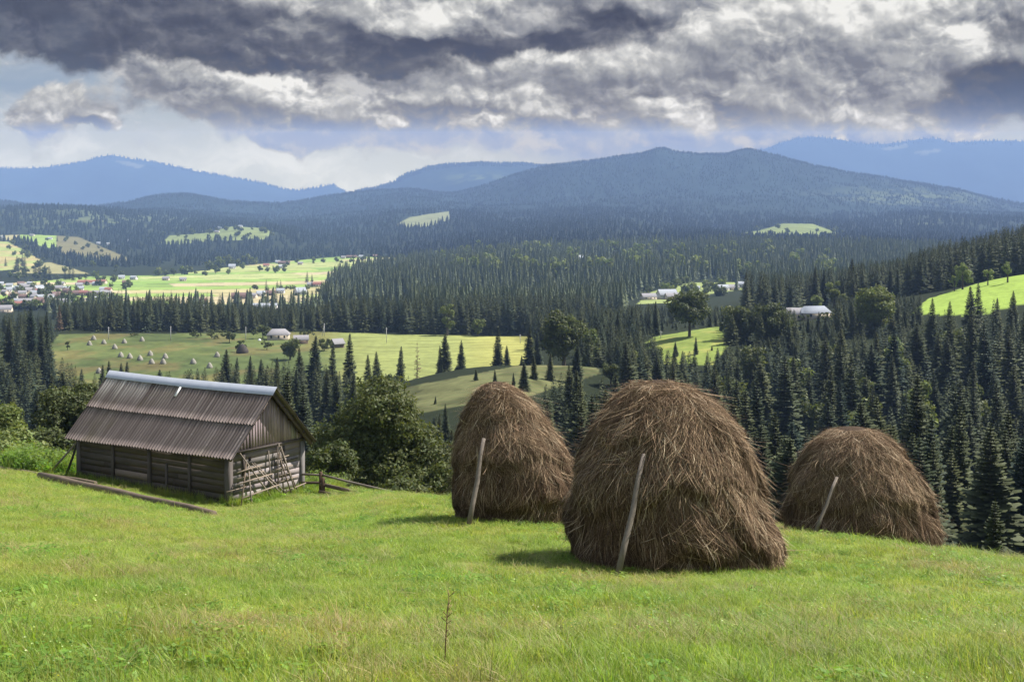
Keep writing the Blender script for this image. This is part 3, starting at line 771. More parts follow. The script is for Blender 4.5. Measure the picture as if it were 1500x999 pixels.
# spruces that stand out on their own
S_FIELD = 'spruces standing apart by the hay field'
for px, Y, top, la in (
    (586, 455, 506, 'slim dark spruce alone in front of the yellow field, left of the bare larch'),
    (653, 470, 486, 'tall dark spruce, taller of the pair on the edge of the yellow field'),
    (645, 468, 505, 'narrow spruce touching the left side of the tall pair at the yellow field'),
    (677, 475, 497, 'pointed spruce, right of the tall pair at the yellow field'),
    (728, 480, 478, 'tall slim spruce at the right end of the yellow field'),
    (742, 482, 505, 'small spruce just right of the slim one at the right end of the yellow field'),
    (647, 440, 533, 'short pale green young spruce at the foot of the tall pair'),
    (776, 470, 478, 'full spruce left of the big linden, beside the yellow field'),
    (787, 462, 482, 'second full spruce left of the big linden, nearer to it'),
    (764, 475, 520, 'small spruce under the full pair left of the big linden'),
    (540, 430, 518, 'spruce, left one of the close pair right of the tall fringe of the barn hollow'),
    (552, 432, 514, 'spruce, right one of the close pair right of the tall fringe of the barn hollow'),
    (511, 425, 487, 'tallest spruce in the hollow behind the barn roof, ragged and broad'),
    (462, 425, 490, 'broad grey green spruce in the hollow, in front of the wooden sheds'),
    (486, 418, 500, 'narrow spruce between the two tallest in the hollow behind the barn'),
    (440, 420, 508, 'spruce in the hollow directly below the small farmhouse'),
    (405, 420, 522, 'spruce in the hollow above the right end of the barn ridge'),
    (383, 418, 525, 'small pointed spruce in the hollow above the barn ridge'),
    (366, 420, 520, 'pointed single spruce in the hollow right of the round dark stack'),
    (332, 415, 510, 'broad dark spruce at the left end of the hollow group, near the round stack'),
    (346, 418, 522, 'spruce leaning close to the broad one left of the hollow group'),
    (161, 430, 527, 'tallest of the small spruces peeping over the left end of the barn ridge'),
    (150, 428, 533, 'left one of the small spruces peeping over the left end of the barn ridge'),
    (177, 430, 530, 'small spruce peeping over the barn ridge beside the tallest one'),
    (184, 431, 528, 'thin small spruce, rightmost peeping over the left end of the barn ridge'),
    (234, 430, 540, 'single tiny spruce tip above the middle of the barn ridge'),
    (425, 150, 540, 'broad dark spruce close behind the barn gable'),
    (445, 190, 560, 'dark spruce behind the barn gable, between it and the big leafy tree'),
    (1447, 56, 727, 'small light green young spruce at the edge of the meadow on the right'),
    (1340, 175, 545, 'large broad spruce with long drooping boughs behind the smallest haystack'),
    (1400, 150, 590, 'large dark spruce right of the smallest haystack'),
    (1480, 140, 600, 'dark spruce at the right edge, close behind the meadow'),
    (1370, 130, 640, 'spruce between the smallest haystack and the young spruce'),
    (1290, 190, 575, 'spruce rising directly behind the top of the smallest haystack'),
    (865, 160, 575, 'dark spruce in the gap between the two larger haystacks'),
    (1135, 190, 600, 'spruce right beside the shoulder of the largest haystack'),
    (725, 300, 540, 'spruce at the foot of the brown knoll above the left haystack'),
    (697, 330, 540, 'spruce on the flank of the brown knoll, left of the haystack top'),
    (655, 240, 590, 'spruce on the slope between the big leafy tree and the left haystack'),
    (672, 200, 640, 'low grey green spruce left of the left haystack'),
    (1184, 520, 461, 'small spruce tip in front of the pale metal farmhouse roof, left one'),
    (1199, 512, 456, 'taller spruce tip in front of the pale metal farmhouse roof'),
    (1209, 525, 463, 'small spruce tip in front of the right end of the pale metal roof'),
    (768, 310, 528, 'tall spruce on the right half of the brown green knoll'),
    (752, 318, 545, 'shorter spruce left of the tall one on the right half of the knoll'),
    (782, 335, 520, 'dark spruce at the right end of the knoll, below the big linden'),
    (806, 340, 515, 'dark spruce at the foot of the big linden'),
    (845, 345, 500, 'tall spruce right of the foot of the big linden'),
    (638, 300, 590, 'young spruce at the left foot of the knoll above the big leafy tree'),
    (1250, 690, 378, 'tall broad spruce in the skyline row, left of the pale birch'),
    (1262, 700, 384, 'spruce leaning on the broad tall one in the skyline row'),
    (1235, 660, 412, 'small spruce under the skyline row near the pale roof'),
    (1193, 700, 388, 'spruce left of the yellowish tree in the skyline row'),
    (1208, 705, 394, 'spruce right of its taller twin left of the yellowish tree'),
    (1415, 690, 352, 'spruce rising behind the pale birch above the slope meadow'),
    (1420, 470, 418, 'spruce tip standing against the bright slope meadow, taller one of the close pair'),
    (1432, 475, 412, 'spruce tip standing against the bright slope meadow, right one of the close pair'),
    (1392, 462, 440, 'spruce tip against the bright slope meadow, left of the close pair'),
    (1460, 470, 435, 'spruce tip against the lower bright slope meadow, right of the close pair'),
    (1485, 478, 425, 'spruce tip against the right end of the bright slope meadow'),
    (1365, 465, 435, 'broad spruce covering the left part of the bright slope meadow'),
    (990, 455, 500, 'spruce below the small green glade, left one'),
    (1020, 455, 492, 'spruce below the small green glade, tallest one'),
    (1043, 460, 505, 'spruce below the small green glade, right one'),
    (905, 520, 455, 'tall dark spruce right of the big linden'),
    (925, 530, 448, 'tallest dark spruce between the linden and the round tree'),
    (960, 540, 440, 'dark spruce left of the round leafy tree'),
    (25, 470, 490, 'dark spruce near the left edge, left of the hay field'),
    (68, 480, 455, 'tall dark spruce at the left end of the hay field'),
    (48, 490, 448, 'tallest dark spruce in the group at the left end of the hay field'),
    (60, 470, 470, 'dark spruce in front of the tallest ones at the left end of the hay field')):
    spruce_tree(px, Y, top, la, S_FIELD if 'field' in la else None)

# thin bare conifers
def dead_spruce(px, Y, top, label, sparse, rr, seed):
    p = ground(px, Y); hh = (HY - top) / F * Y - p.z
    e = empty('bare_larch', (p.x, p.y, p.z - .1), 1.0)
    obj('crown', spruce_mesh('bare_crown', seed, hh, rr, .75, 7, M_LARCH, fine=False, bare=.16, sparse=sparse), e)
    obj('trunk', trunk_mesh('bare_trunk', hh, .22, M_BARK), e)
    tag(e, label, 'larch tree')
dead_spruce(611, 430, 500, 'thin bare brownish larch standing in front of the yellow field', .5, 2.3, 5)
dead_spruce(87, 700, 446, 'reddish brown dry conifer at the left end of the spruce belt', .95, 2.6, 6)

# ---- instanced masses
def scatter_object(name, pts, scl, rz, idx, sources, kind='stuff', tilt=None):
    """one object: its points carry size, turn and choice of source mesh"""
    n = len(pts)
    me = bpy.data.meshes.new(name); me.vertices.add(n); me.vertices.foreach_set('co', np.asarray(pts, np.float32).ravel())
    def at(nm, ty, key, arr): a = me.attributes.new(nm, ty, 'POINT'); a.data.foreach_set(key, np.asarray(arr).ravel())
    scl = np.asarray(scl, np.float32)
    at('scl', 'FLOAT_VECTOR', 'vector', scl if scl.ndim == 2 else np.repeat(scl[:, None], 3, 1))
    rot = np.zeros((n, 3), np.float32); rot[:, 2] = rz
    if tilt is not None: rot[:, :2] = tilt
    at('rot', 'FLOAT_VECTOR', 'vector', rot); at('idx', 'INT', 'value', np.asarray(idx, np.int32))
    o = obj(name, me); tag(o, kind=kind)
    col = bpy.data.collections.new(name + '_sources')
    for k, ms in enumerate(sources): col.objects.link(bpy.data.objects.new('%s_source_%02d' % (name, k), ms))
    ng = bpy.data.node_groups.new(name + '_nodes', 'GeometryNodeTree')
    ng.interface.new_socket('Geometry', in_out='INPUT', socket_type='NodeSocketGeometry')
    ng.interface.new_socket('Geometry', in_out='OUTPUT', socket_type='NodeSocketGeometry')
    N = ng.nodes.new; L = ng.links.new
    gi, go = N('NodeGroupInput'), N('NodeGroupOutput')
    ci = N('GeometryNodeCollectionInfo'); ci.inputs['Collection'].default_value = col
    ci.inputs['Separate Children'].default_value = True; ci.inputs['Reset Children'].default_value = True
    ip = N('GeometryNodeInstanceOnPoints'); ip.inputs['Pick Instance'].default_value = True
    def na(nm, ty): a = N('GeometryNodeInputNamedAttribute'); a.data_type = ty; a.inputs['Name'].default_value = nm; return [x for x in a.outputs if x.enabled and x.name == 'Attribute'][0]
    L(gi.outputs[0], ip.inputs['Points']); L(ci.outputs[0], ip.inputs['Instance'])
    L(na('idx', 'INT'), ip.inputs['Instance Index']); L(na('scl', 'FLOAT_VECTOR'), ip.inputs['Scale'])
    er = N('FunctionNodeEulerToRotation'); L(na('rot', 'FLOAT_VECTOR'), er.inputs[0]); L(er.outputs[0], ip.inputs['Rotation'])
    L(ip.outputs[0], go.inputs[0])
    md = o.modifiers.new('scatter', 'NODES'); md.node_group = ng
    return o
def wood_mass(name, lst, sources, seed, h0=24.0, wide=1.0):
    A = np.array(lst); r = np.random.default_rng(seed); s = A[:, 5] / h0
    sc = np.stack([s ** .85 * wide * r.uniform(.85, 1.2, len(A)), s ** .85 * wide * r.uniform(.85, 1.2, len(A)), s], -1)
    P = A[:, 2:5].copy(); P[:, 2] -= .2
    scatter_object(name, P, sc, r.uniform(0, 6.28, len(A)), r.integers(0, len(sources), len(A)), sources)
wood_mass('spruce_forest', rest, MIDS, 3, wide=1.12)

def far_wood(n, px0, px1, Y0, Y1, seed, hmin, hmax, region=None, clump=.0):
    px, Y = scatter(n, px0, px1, Y0, Y1, seed); X = px2X(px, Y); Z = H(X, Y); rows = HY - F * Z / Y
    ok = cover(px, rows, Y) == 0
    if region is not None: ok &= region(px, Y, rows)
    r = np.random.default_rng(seed + 5)
    h = r.uniform(hmin, hmax, n) * (.75 + .5 * fbm(X / 80, Y / 160, 2))
    ok &= r.random(n) < .25 + 1.3 * sstep(fbm(X / 70 + seed, Y / 150, 3), .34, .58)
    return np.stack([px, Y, X, Y, Z, h], -1)[ok]
fw = [far_wood(12000, 470, 1700, 1150, 2600, 21, 17, 27, region=lambda p, Y, r: ~((p > 930) & (p < 1105) & (Y < 1330))),
      far_wood(2600, 600, 1700, 880, 1200, 22, 17, 25, region=lambda p, Y, r: ~((p > 915) & (p < 1115))),
      far_wood(160, 60, 470, 1000, 1350, 23, 14, 22)]
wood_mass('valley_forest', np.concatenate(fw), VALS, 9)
fw = [far_wood(19000, -120, 1620, 2600, 5200, 31, 14, 23, region=lambda p, Y, r: ~((p < 70) & (Y < 3050) & (r > 385))),
      far_wood(26000, -120, 1620, 5200, 7600, 32, 9, 15),
      far_wood(4500, -120, 1620, 7200, 7620, 33, 11, 19), far_wood(1600, 520, 830, 10100, 10600, 34, 22, 34), far_wood(2600, -100, 1600, 14000, 14600, 35, 22, 36)]
wood_mass('mountain_forest', np.concatenate(fw), FARS, 12, wide=1.4)
# ------------------------------------------------------------------ wood and hay materials
def wood_material(name, c0, c1, stretch, sc=3.0, rough=.85, streak=.5):
    m, t = material(name)
    P = t.objco(); a = t.attr('tint')
    q = t.vm('MULTIPLY', P, stretch)
    n = t.noise(q, sc, 6, .65); n2 = t.noise(q, sc * 5, 4, .7); n3 = t.noise(P, .8, 4, .6)
    c = t.mix(t.m('MULTIPLY_ADD', n2, streak, t.m('MULTIPLY_ADD', n, .9, -.2), clamp=True), c0, c1)
    c = t.mix(1.0, t.vm('SCALE', c, scale=t.m('MULTIPLY_ADD', n3, .9, .55)), a, 'MULTIPLY')
    finish(t, c, rough, t.m('ADD', n2, n), .5, .012, spec=.12)
    return m
M_LOGX = wood_material('dark_log_wood', (.045, .035, .030, 1), (.15, .122, .105, 1), (.35, 6, 6))
M_LOGY = wood_material('grey_log_wood', (.135, .118, .115, 1), (.24, .215, .21, 1), (6, .35, 6))
M_VERT = wood_material('grey_board_wood', (.075, .068, .066, 1), (.23, .215, .21, 1), (6, 6, .35))
M_POLE = wood_material('weathered_pole', (.10, .082, .068, 1), (.27, .23, .195, 1), (5, 5, 1.2))
M_RACK = wood_material('rack_wood', (.15, .12, .095, 1), (.34, .29, .24, 1), (4, 4, 4))
M_BEAM = wood_material('beam_wood', (.075, .055, .042, 1), (.20, .155, .12, 1), (.4, 5, 5))

# ------------------------------------------------------------------ haystacks
def hay_material():
    m, t = material('dry_hay')
    a = t.attr('tint'); P = t.objco()
    n = t.noise(P, 1.6, 4, .6); n2 = t.noise(t.vm('MULTIPLY', P, (14, 14, 2.2)), 2.5, 4, .7)
    c = t.vm('SCALE', a, scale=t.m('MULTIPLY_ADD', n, .7, .62))
    c = t.vm('SCALE', c, scale=t.m('MULTIPLY_ADD', n2, .8, .6))
    finish(t, c, .8, n2, .8, .05, spec=.12, trans=.12)
    return m
M_HAY = hay_material()
def haystack(px, Y, base_row, outline, label, seed, nst, tan=1.0):
    """outline rows: (row, left column, right column) from the top down"""
    r = np.random.default_rng(seed); k = Y / F
    X0 = px2X(px, Y)
    z0 = HY - base_row; z0 = z0 * k
    rows = np.array([o[0] for o in outline], float); L = np.array([o[1] for o in outline], float); Rr = np.array([o[2] for o in outline], float)
    zz = (base_row - rows) * k; cx = ((L + Rr) / 2 - px) * k; hw = (Rr - L) / 2 * k
    zs = np.linspace(zz[-1], zz[0], 80); o = np.argsort(zz)
    cxi = np.interp(zs, zz[o], cx[o]); hwi = np.interp(zs, zz[o], hw[o])
    ker = np.hanning(9); ker /= ker.sum()
    hs = np.convolve(np.pad(hwi, 4, 'edge'), ker, 'valid'); cs = np.convolve(np.pad(cxi, 4, 'edge'), ker, 'valid')
    hwi = np.where(zs > zz[0] * .93, hwi, hs); cxi = np.where(zs > zz[0] * .93, cxi, cs)
    nph = 120; ph = np.linspace(0, 2 * np.pi, nph, endpoint=False)
    Zm, Pm = np.meshgrid(zs, ph, indexing='ij')
    lum = fbm(np.cos(Pm) * 2.2 + 7 + seed, Zm * 1.3 + np.sin(Pm) * 2.2, 4) - .5
    fur = fbm(Pm * 9 + seed, Zm * .9, 3) - .5
    dep = .93
    def surf(z, p, off=0.0):
        h = np.interp(z, zs, hwi); c = np.interp(z, zs, cxi)
        u = fbm(np.cos(p) * 2.2 + 7 + seed, z * 1.3 + np.sin(p) * 2.2, 4) - .5
        w = fbm((p % 6.2832) * 9 + seed, z * .9, 3) - .5
        env = np.minimum(1, (zs[-1] - z) / .5)
        tz = z / zs[-1] * 3.1 + 1.1 * fbm(np.cos(p) * 1.7 + seed + 3, np.sin(p) * 1.7 + 5, 3)
        tier = (.45 - (tz % 1.0)) * np.clip((.86 * zs[-1] - z) / .5, 0, 1)
        rad = h * (1 + .17 * u * env * np.clip(.25 + z / 1.2, .25, 1) + .08 * w * env + .07 * tier - .022) + off
        return np.stack([c + rad * np.cos(p), rad * dep * np.sin(p), z], -1)
    B = surf(Zm, Pm, -.03).reshape(-1, 3)
    i, j = np.meshgrid(np.arange(len(zs) - 1), np.arange(nph), indexing='ij')
    q = np.stack([i * nph + j, i * nph + (j + 1) % nph, (i + 1) * nph + (j + 1) % nph, (i + 1) * nph + j], -1).reshape(-1, 4)
    cap = len(B); B = np.vstack([B, [[cxi[-1], 0, zs[-1] + .02]]])
    tri = np.array([[(len(zs) - 1) * nph + a, (len(zs) - 1) * nph + (a + 1) % nph, cap] for a in range(nph)])
    Cb = np.tile(np.array([.085, .056, .036]), (len(B), 1)) * r.uniform(.75, 1.2, (len(B), 1))
    # strands that lie down the slope, some tangled, a few sticking out
    def strands(n, lmin, lmax, wid, lift, tangle, zlo, zhi, pal, front=True):
        K = max(40, n // 22); kz = zlo + (zhi - zlo) * r.random(K) ** .85; kp = r.uniform(0, 2 * np.pi, K); kd = r.normal(0, tangle, K); kt = r.uniform(.70, 1.30, K)
        ki = r.integers(0, K, n)                                 # matted handfuls that lie the same way
        z = zs[0] + (zs[-1] - zs[0]) * np.clip(kz[ki] + r.normal(0, .028, n), zlo, zhi)
        p = kp[ki] + r.normal(0, .075, n)
        ln = r.uniform(lmin, lmax, n); nseg = 4
        dp = kd[ki] + r.normal(0, .16, n); pts = []
        slope = np.maximum(np.interp(z, zs, np.abs(np.gradient(hwi, zs))), .05)
        dz = ln / np.sqrt(1 + np.minimum(slope, 6) ** 2) * np.clip(np.cos(dp), -.4, 1)
        hh = np.maximum(np.interp(z, zs, hwi), .15)
        dphi = ln * np.sin(dp) / hh
        lf = np.abs(r.normal(0, lift, n)); cur = r.normal(0, .25, n)
        for s in np.linspace(0, 1, nseg):
            zq = np.clip(z - dz * s, zs[0] - .05, zs[-1] - .003); pq = p + dphi * (s + cur * s * (1 - s))
            off = .012 + lf * (s ** 1.5) + .02 * np.sin(s * 3.1)
            Q = surf(np.maximum(zq, zs[0]), pq, 0.0)
            nrm = np.stack([np.cos(pq), np.sin(pq) * dep, np.full(n, .35)], -1); nrm /= np.linalg.norm(nrm, axis=1)[:, None]
            Q = Q + nrm * off[:, None]; Q[:, 2] = np.where(zq < zs[0], zq, Q[:, 2]) - .10 * lf * s
            pts.append(Q)
        pts = np.stack(pts, 1)                                   # n, nseg, 3
        side = np.stack([-np.sin(p), np.cos(p), r.normal(0, .4, n)], -1); side /= np.linalg.norm(side, axis=1)[:, None]
        w = wid * r.uniform(.5, 1.3, n)
        tap = np.array([.7, 1, .9, .25])
        a = pts - side[:, None] * (w[:, None] * tap)[..., None]; b = pts + side[:, None] * (w[:, None] * tap)[..., None]
        V = np.stack([a, b], 2).reshape(-1, 3)
        base = np.arange(n)[:, None] * (nseg * 2)
        fs = np.concatenate([base + np.array([2 * s, 2 * s + 1, 2 * s + 3, 2 * s + 2]) for s in range(nseg - 1)], 0)
        ci = r.choice(len(pal), n, p=np.array([x[1] for x in pal]) / sum(x[1] for x in pal))
        col = np.array([x[0] for x in pal])[ci] * r.uniform(.65, 1.4, (n, 1)) * kt[ki][:, None] * tan
        return V, fs, np.repeat(col, nseg * 2, 0)
    brown = [((.118, .073, .046), 5), ((.170, .108, .068), 4), ((.24, .160, .102), 2.4), ((.35, .25, .162), 1.0), ((.062, .039, .027), 2.6)]
    straw = [((.21, .138, .086), 3), ((.32, .222, .140), 3), ((.45, .335, .215), 2.0), ((.56, .46, .32), .8), ((.115, .073, .047), 1.6)]
    S = [strands(int(nst * 2.0), .22, .7, .0046, .026, .36, .0, .96, brown), strands(int(nst * .8), .25, .8, .0044, .045, .45, .50, .995, straw),  # upper half: bleached straw, made paler still for sunlight on the top
         strands(nst // 4, .2, .7, .0040, .15, .9, .12, .99, straw), strands(nst // 9, .12, .4, .009, .05, .5, -.02, .12, brown)]
    Vs = [B]; F4 = [q]; Cs = [Cb]; n = len(B)
    for V, f, c in S: Vs.append(V); F4.append(f + n); Cs.append(c); n += len(V)
    me = np_mesh('haystack', np.concatenate(Vs), [np.concatenate(F4), tri], [M_HAY], np.concatenate(Cs))
    o = obj('haystack', me); o.location = (X0, Y, z0)
    tag(o, label, 'haystack', 'large brown haystacks on the meadow')
    return o
haystack(978, 20.9, 832, [(558, 955, 972), (566, 925, 1005), (585, 902, 1040), (605, 886, 1062), (625, 872, 1080), (650, 858, 1094), (680, 845, 1103), (705, 838, 1112), (730, 834, 1122), (760, 833, 1134), (790, 836, 1143), (815, 838, 1147), (836, 838, 1147)],
         'largest brown haystack, nearest of the three, with a pole leaning on its front', 3, 34000)
haystack(750, 28.6, 752, [(560, 718, 738), (568, 706, 752), (580, 697, 766), (600, 685, 785), (625, 674, 803), (650, 666, 821), (675, 661, 836), (695, 660, 845), (715, 661, 850), (735, 664, 850), (756, 666, 848)],
         'pointed brown haystack standing between the big leafy tree and the largest haystack', 8, 26000)
haystack(1262, 29.6, 796, [(627, 1228, 1268), (634, 1212, 1285), (645, 1197, 1303), (660, 1183, 1318), (680, 1172, 1334), (705, 1162, 1348), (730, 1155, 1360), (755, 1151, 1368), (775, 1150, 1371), (802, 1150, 1373)],
         'smallest and lowest brown haystack, in front of the dark spruce wood', 15, 26000)

def prop_pole(px0, y0, px1, y1, Yg, Yt, r0, r1, label, mat=None):
    a = ground(px0, Yg); a = Vector((px2X(px0, Yg), Yg, (HY - y0) / F * Yg)); a.z = min(a.z, Hs(a.x, a.y) + .05) - .03
    b = Vector((px2X(px1, Yt), Yt, (HY - y1) / F * Yt)); d = (b - a); b = a + d * 1.04
    m = MB(); mid = a.lerp(b, .5) + Vector((.02, 0, .015)); q = a.lerp(b, .78) + Vector((-.012, 0, 0))
    m.tube([tuple(v - a) for v in (a, a.lerp(b, .25), mid, q, b)], [r0, r0 * .97, (r0 + r1) / 2 * 1.03, r1 * 1.05, r1], 10, wob=.05)
    o = m.build('wooden_pole', mat or M_POLE, smooth=True); o.location = a
    tag(o, label, 'pole', 'poles propped against the haystacks'); return o
prop_pole(905, 838, 942, 672, 18.85, 19.72, .052, .038, 'thick grey pole leaning on the front of the largest haystack')
prop_pole(687, 757, 708, 647, 26.7, 27.55, .058, .044, 'grey pole leaning on the pointed haystack left of the largest one')
prop_pole(1193, 779, 1225, 702, 27.75, 28.32, .040, .033, 'thin pale pole leaning on the smallest haystack')

# ------------------------------------------------------------------ the old barn
BC = Vector((-.2292 * 47.2, 47.2, 0)); BC.z = -(743 - HY) / F * 47.2
BL, BW, WH, RH = 8.75, 4.0, 2.08, 4.27
barn = empty('wooden_barn', BC, R(-33))
tag(barn, 'old weathered wooden barn with a brown corrugated roof and bright ridge sheet', 'barn')
def planks_wall(name, axis, lo, hi, zlo, zhi, face, thick, mat, hmin, hmax, tone, seed):
    """horizontal logs along x or y, each a little different"""
    r = np.random.default_rng(seed); b = MB(); z = zlo
    while z < zhi - .01:
        h = min(r.uniform(hmin, hmax), zhi - z)
        if zhi - z - h < .06: h = zhi - z
        a = lo; cuts = [lo] + sorted(r.uniform(lo, hi, r.integers(0, 3))) + [hi]
        for c0, c1 in zip(cuts[:-1], cuts[1:]):
            if c1 - c0 < .15: continue
            t = tone * r.uniform(.75, 1.25); col = (t * r.uniform(.97, 1.05), t, t * r.uniform(.95, 1.04)); pr = r.uniform(-.011, .011)
            if axis == 'x': b.box((c0 + .004, face - thick / 2 + pr, z + .004), (c1 - .004, face + thick / 2 + pr, z + h - .003), col, .007)
            else: b.box((face - thick / 2 + pr, c0 + .004, z + .004), (face + thick / 2 + pr, c1 - .004, z + h - .003), col, .007)
        z += h
    return b.build(name, mat, barn)
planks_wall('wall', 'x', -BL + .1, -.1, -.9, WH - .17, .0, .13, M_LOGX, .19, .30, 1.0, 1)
planks_wall('wall', 'y', .1, BW - .1, -.9, WH - .05, .0, .13, M_LOGY, .22, .34, 1.25, 2)  # raised tone carries the sunlight on these logs
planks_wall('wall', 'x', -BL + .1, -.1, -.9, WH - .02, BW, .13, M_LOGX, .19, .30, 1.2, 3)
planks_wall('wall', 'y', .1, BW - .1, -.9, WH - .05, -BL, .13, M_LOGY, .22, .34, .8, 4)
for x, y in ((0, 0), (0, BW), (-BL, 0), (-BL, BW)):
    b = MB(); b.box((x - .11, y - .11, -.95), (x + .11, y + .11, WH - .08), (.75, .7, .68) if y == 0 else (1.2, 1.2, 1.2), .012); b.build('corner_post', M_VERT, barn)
for x, w, z1 in ((-6.55, .13, WH - .04), (-4.35, .17, WH - .04), (-3.35, .10, 1.32), (-2.05, .13, WH - .04)):
    b = MB(); b.box((x - w / 2, -.135, -.7), (x + w / 2, -.068, z1), (.62, .55, .52), .008); b.build('wall_post', M_VERT, barn)
b = MB(); b.box((-6.45, -.085, .50), (-4.5, -.060, .78), (2.9, 2.8, 2.75), .006); b.build('pale_board', M_LOGX, barn)['label'] = 'paler grey board on the long wall'
b = MB(); b.box((-BL - .05, -.08, WH - .16), (.05, .08, WH - .04), (.8, .8, .8), .006); b.build('wall_plate', M_LOGX, barn)
b = MB(); b.box((-BL - .05, BW - .10, WH - .02), (.05, BW + .10, WH + .12), (.8, .8, .8), .01); b.build('wall_plate', M_LOGX, barn)
# gable lining, wider than the logs below it
def gable(x, sgn, seed, tone):
    r = np.random.default_rng(seed); b = MB(); y = -.02; zr = RH - .16
    while y < BW + .02:
        w = min(r.uniform(.11, .19), BW + .02 - y)
        t = tone * r.uniform(.6, 1.35); c = (t * 1.10, t * .94, t * 1.04)
        if r.random() < .12: c = (t * 1.5, t * 1.45, t * 1.4)
        y0, y1 = y + .004, y + w - .006
        roof = lambda q: zr - abs(q - BW / 2) * (zr - WH - .05) / (BW / 2)
        zb = WH - .06 + r.uniform(-.03, .015); o = r.uniform(-.008, .008)
        xa, xb = (x + .07 + o, x + .10 + o) if sgn > 0 else (x - .10 + o, x - .07 + o)
        za, zb2 = max(roof(y0), zb + .03), max(roof(y1), zb + .03)
        b.hexa([(xa, y0, zb), (xb, y0, zb), (xb, y1, zb), (xa, y1, zb), (xa, y0, za), (xb, y0, za), (xb, y1, zb2), (xa, y1, zb2)], c)
        y += w
    return b.build('gable_boards', M_VERT, barn)
gable(0, 1, 5, 1.45); gable(-BL, -1, 6, .9)  # boards in view toned up for sun on this end
b = MB(); b.bar((.125, -.05, WH - .03), (.125, BW + .08, WH - .05), .05, .10, (.55, .5, .48)); b.build('gable_beam', M_VERT, barn)
b = MB(); b.box((.068, .98, 1.62), (.082, 1.10, 1.76), (.06, .05, .05)); b.build('vent_hole', M_LOGX, barn)
fr = MB(); fr.box((.068, 2.92, 1.28), (.10, 2.97, 1.92), (.45, .42, .4)); fr.box((.068, 2.97, 1.28), (.10, 3.75, 1.32), (.45, .42, .4)); fr.box((.066, .62, 1.10), (.11, .76, 1.96), (.55, .5, .48)); fr.build('hatch_frame', M_VERT, barn)

def roof_material():
    m, t = material('mossy_corrugated_roof')
    P = t.objco()
    col_ = t.noise(t.vm('MULTIPLY', P, (7.5, .22, .22)), 1.0, 5, .7)        # runs down the sheets
    big = t.noise(P, .7, 4, .6); sp = t.noise(P, 9, 4, .75)
    c = t.mix(t.ss(col_, .30, .72), (.082, .066, .062, 1), (.165, .139, .132, 1))
    c = t.mix(t.m('MULTIPLY', t.ss(t.m('ADD', t.m('MULTIPLY', sp, .5), t.m('MULTIPLY', col_, .62)), .64, .80), .6), c, (.42, .39, .37, 1))
    c = t.mix(t.m('MULTIPLY', t.ss(big, .5, .75), .45), c, (.085, .075, .045, 1))
    # bleached upper left end
    x = t.node('ShaderNodeSeparateXYZ'); t.put(x.inputs[0], P)
    zf = t.m('MULTIPLY', t.ss(x.outputs[2], 3.2, 4.1), t.ss(t.m('MULTIPLY', x.outputs[0], -1.0), 3.5, 8.8))
    c = t.mix(t.m('MULTIPLY', zf, t.ss(col_, .35, .62)), c, (.40, .385, .36, 1))
    finish(t, c, .9, sp, .35, .01, spec=.12)
    return m
M_ROOF = roof_material()
m_, t_ = material('galvanised_sheet'); n_ = t_.noise(t_.objco(), 3, 5, .6)
finish(t_, t_.mix(n_, (.34, .37, .43, 1), (.50, .53, .58, 1)), .42, n_, .2, .01, metal=.35, spec=.5); M_ZINC = m_
m_, t_ = material('white_patch'); n_ = t_.noise(t_.objco(), 6, 4, .6)
finish(t_, t_.mix(n_, (.55, .55, .54, 1), (.8, .8, .79, 1)), .6); M_WHITE = m_

def roof_slope(name, side, part):
    """corrugated sheets; side -1 = over the long wall in view; part 0 upper, 1 lower row"""
    pitch = .165; x0, x1 = -BL - .58, .55
    nx = int((x1 - x0) / pitch * 10); xs = np.linspace(x0, x1, nx)
    ss = np.linspace(0, .53, 6) if part == 0 else np.linspace(.50, 1.0, 6)
    yr = BW / 2
    V = []
    r = np.random.default_rng(11 + part + (3 if side > 0 else 0))
    wav = r.uniform(-.0025, .0025, 400)
    for s in ss:
        for x in xs:
            f = (x - x0) / (x1 - x0)
            ze = 1.78 + .14 * f if side < 0 else 1.90
            y = yr + side * (yr + .34) * s
            z = RH + (ze - RH) * s + .05 * math.sin(math.pi * f) * -1 * (1 - s)
            h = .030 * math.sin(2 * math.pi * x / pitch) + wav[int((x - x0) / (pitch * 7))] + .012 * math.sin(x * 1.3 + s * 2)
            if s == ss[-1]: z += wav[200 + int((x - x0) / (pitch * 7))] * 2
            V.append((x, y, z + h + (.045 if part == 0 else .0)))
    V = np.array(V)
    Vb = V.copy(); Vb[:, 2] -= .014
    f = grid_faces(len(ss), nx); n = len(V)
    edge = []
    for j in range(nx - 1):
        a, b_ = (len(ss) - 1) * nx + j, (len(ss) - 1) * nx + j + 1; edge.append((a, b_, b_ + n, a + n))
        edge.append((j + 1, j, j + n, j + 1 + n))
    for i in range(len(ss) - 1):
        for c in (0, nx - 1): a, b_ = i * nx + c, (i + 1) * nx + c; edge.append((a, b_, b_ + n, a + n))
    me = np_mesh(name, np.vstack([V, Vb]), [f, f[:, ::-1] + n, np.array(edge)], [M_ROOF], np.ones((2 * n, 3)), smooth=False)
    return obj(name, me, barn)
for side in (-1, 1):
    for part in (0, 1): roof_slope('roof_sheets', side, part)
def on_slope(x, s, lift):
    f = (x + BL + .58) / (BL + 1.13); ze = 1.78 + .14 * f
    return (x, BW / 2 - (BW / 2 + .34) * s, RH + (ze - RH) * s - .05 * math.sin(math.pi * f) * (1 - s) + lift)
rc = MB(); r = np.random.default_rng(4)
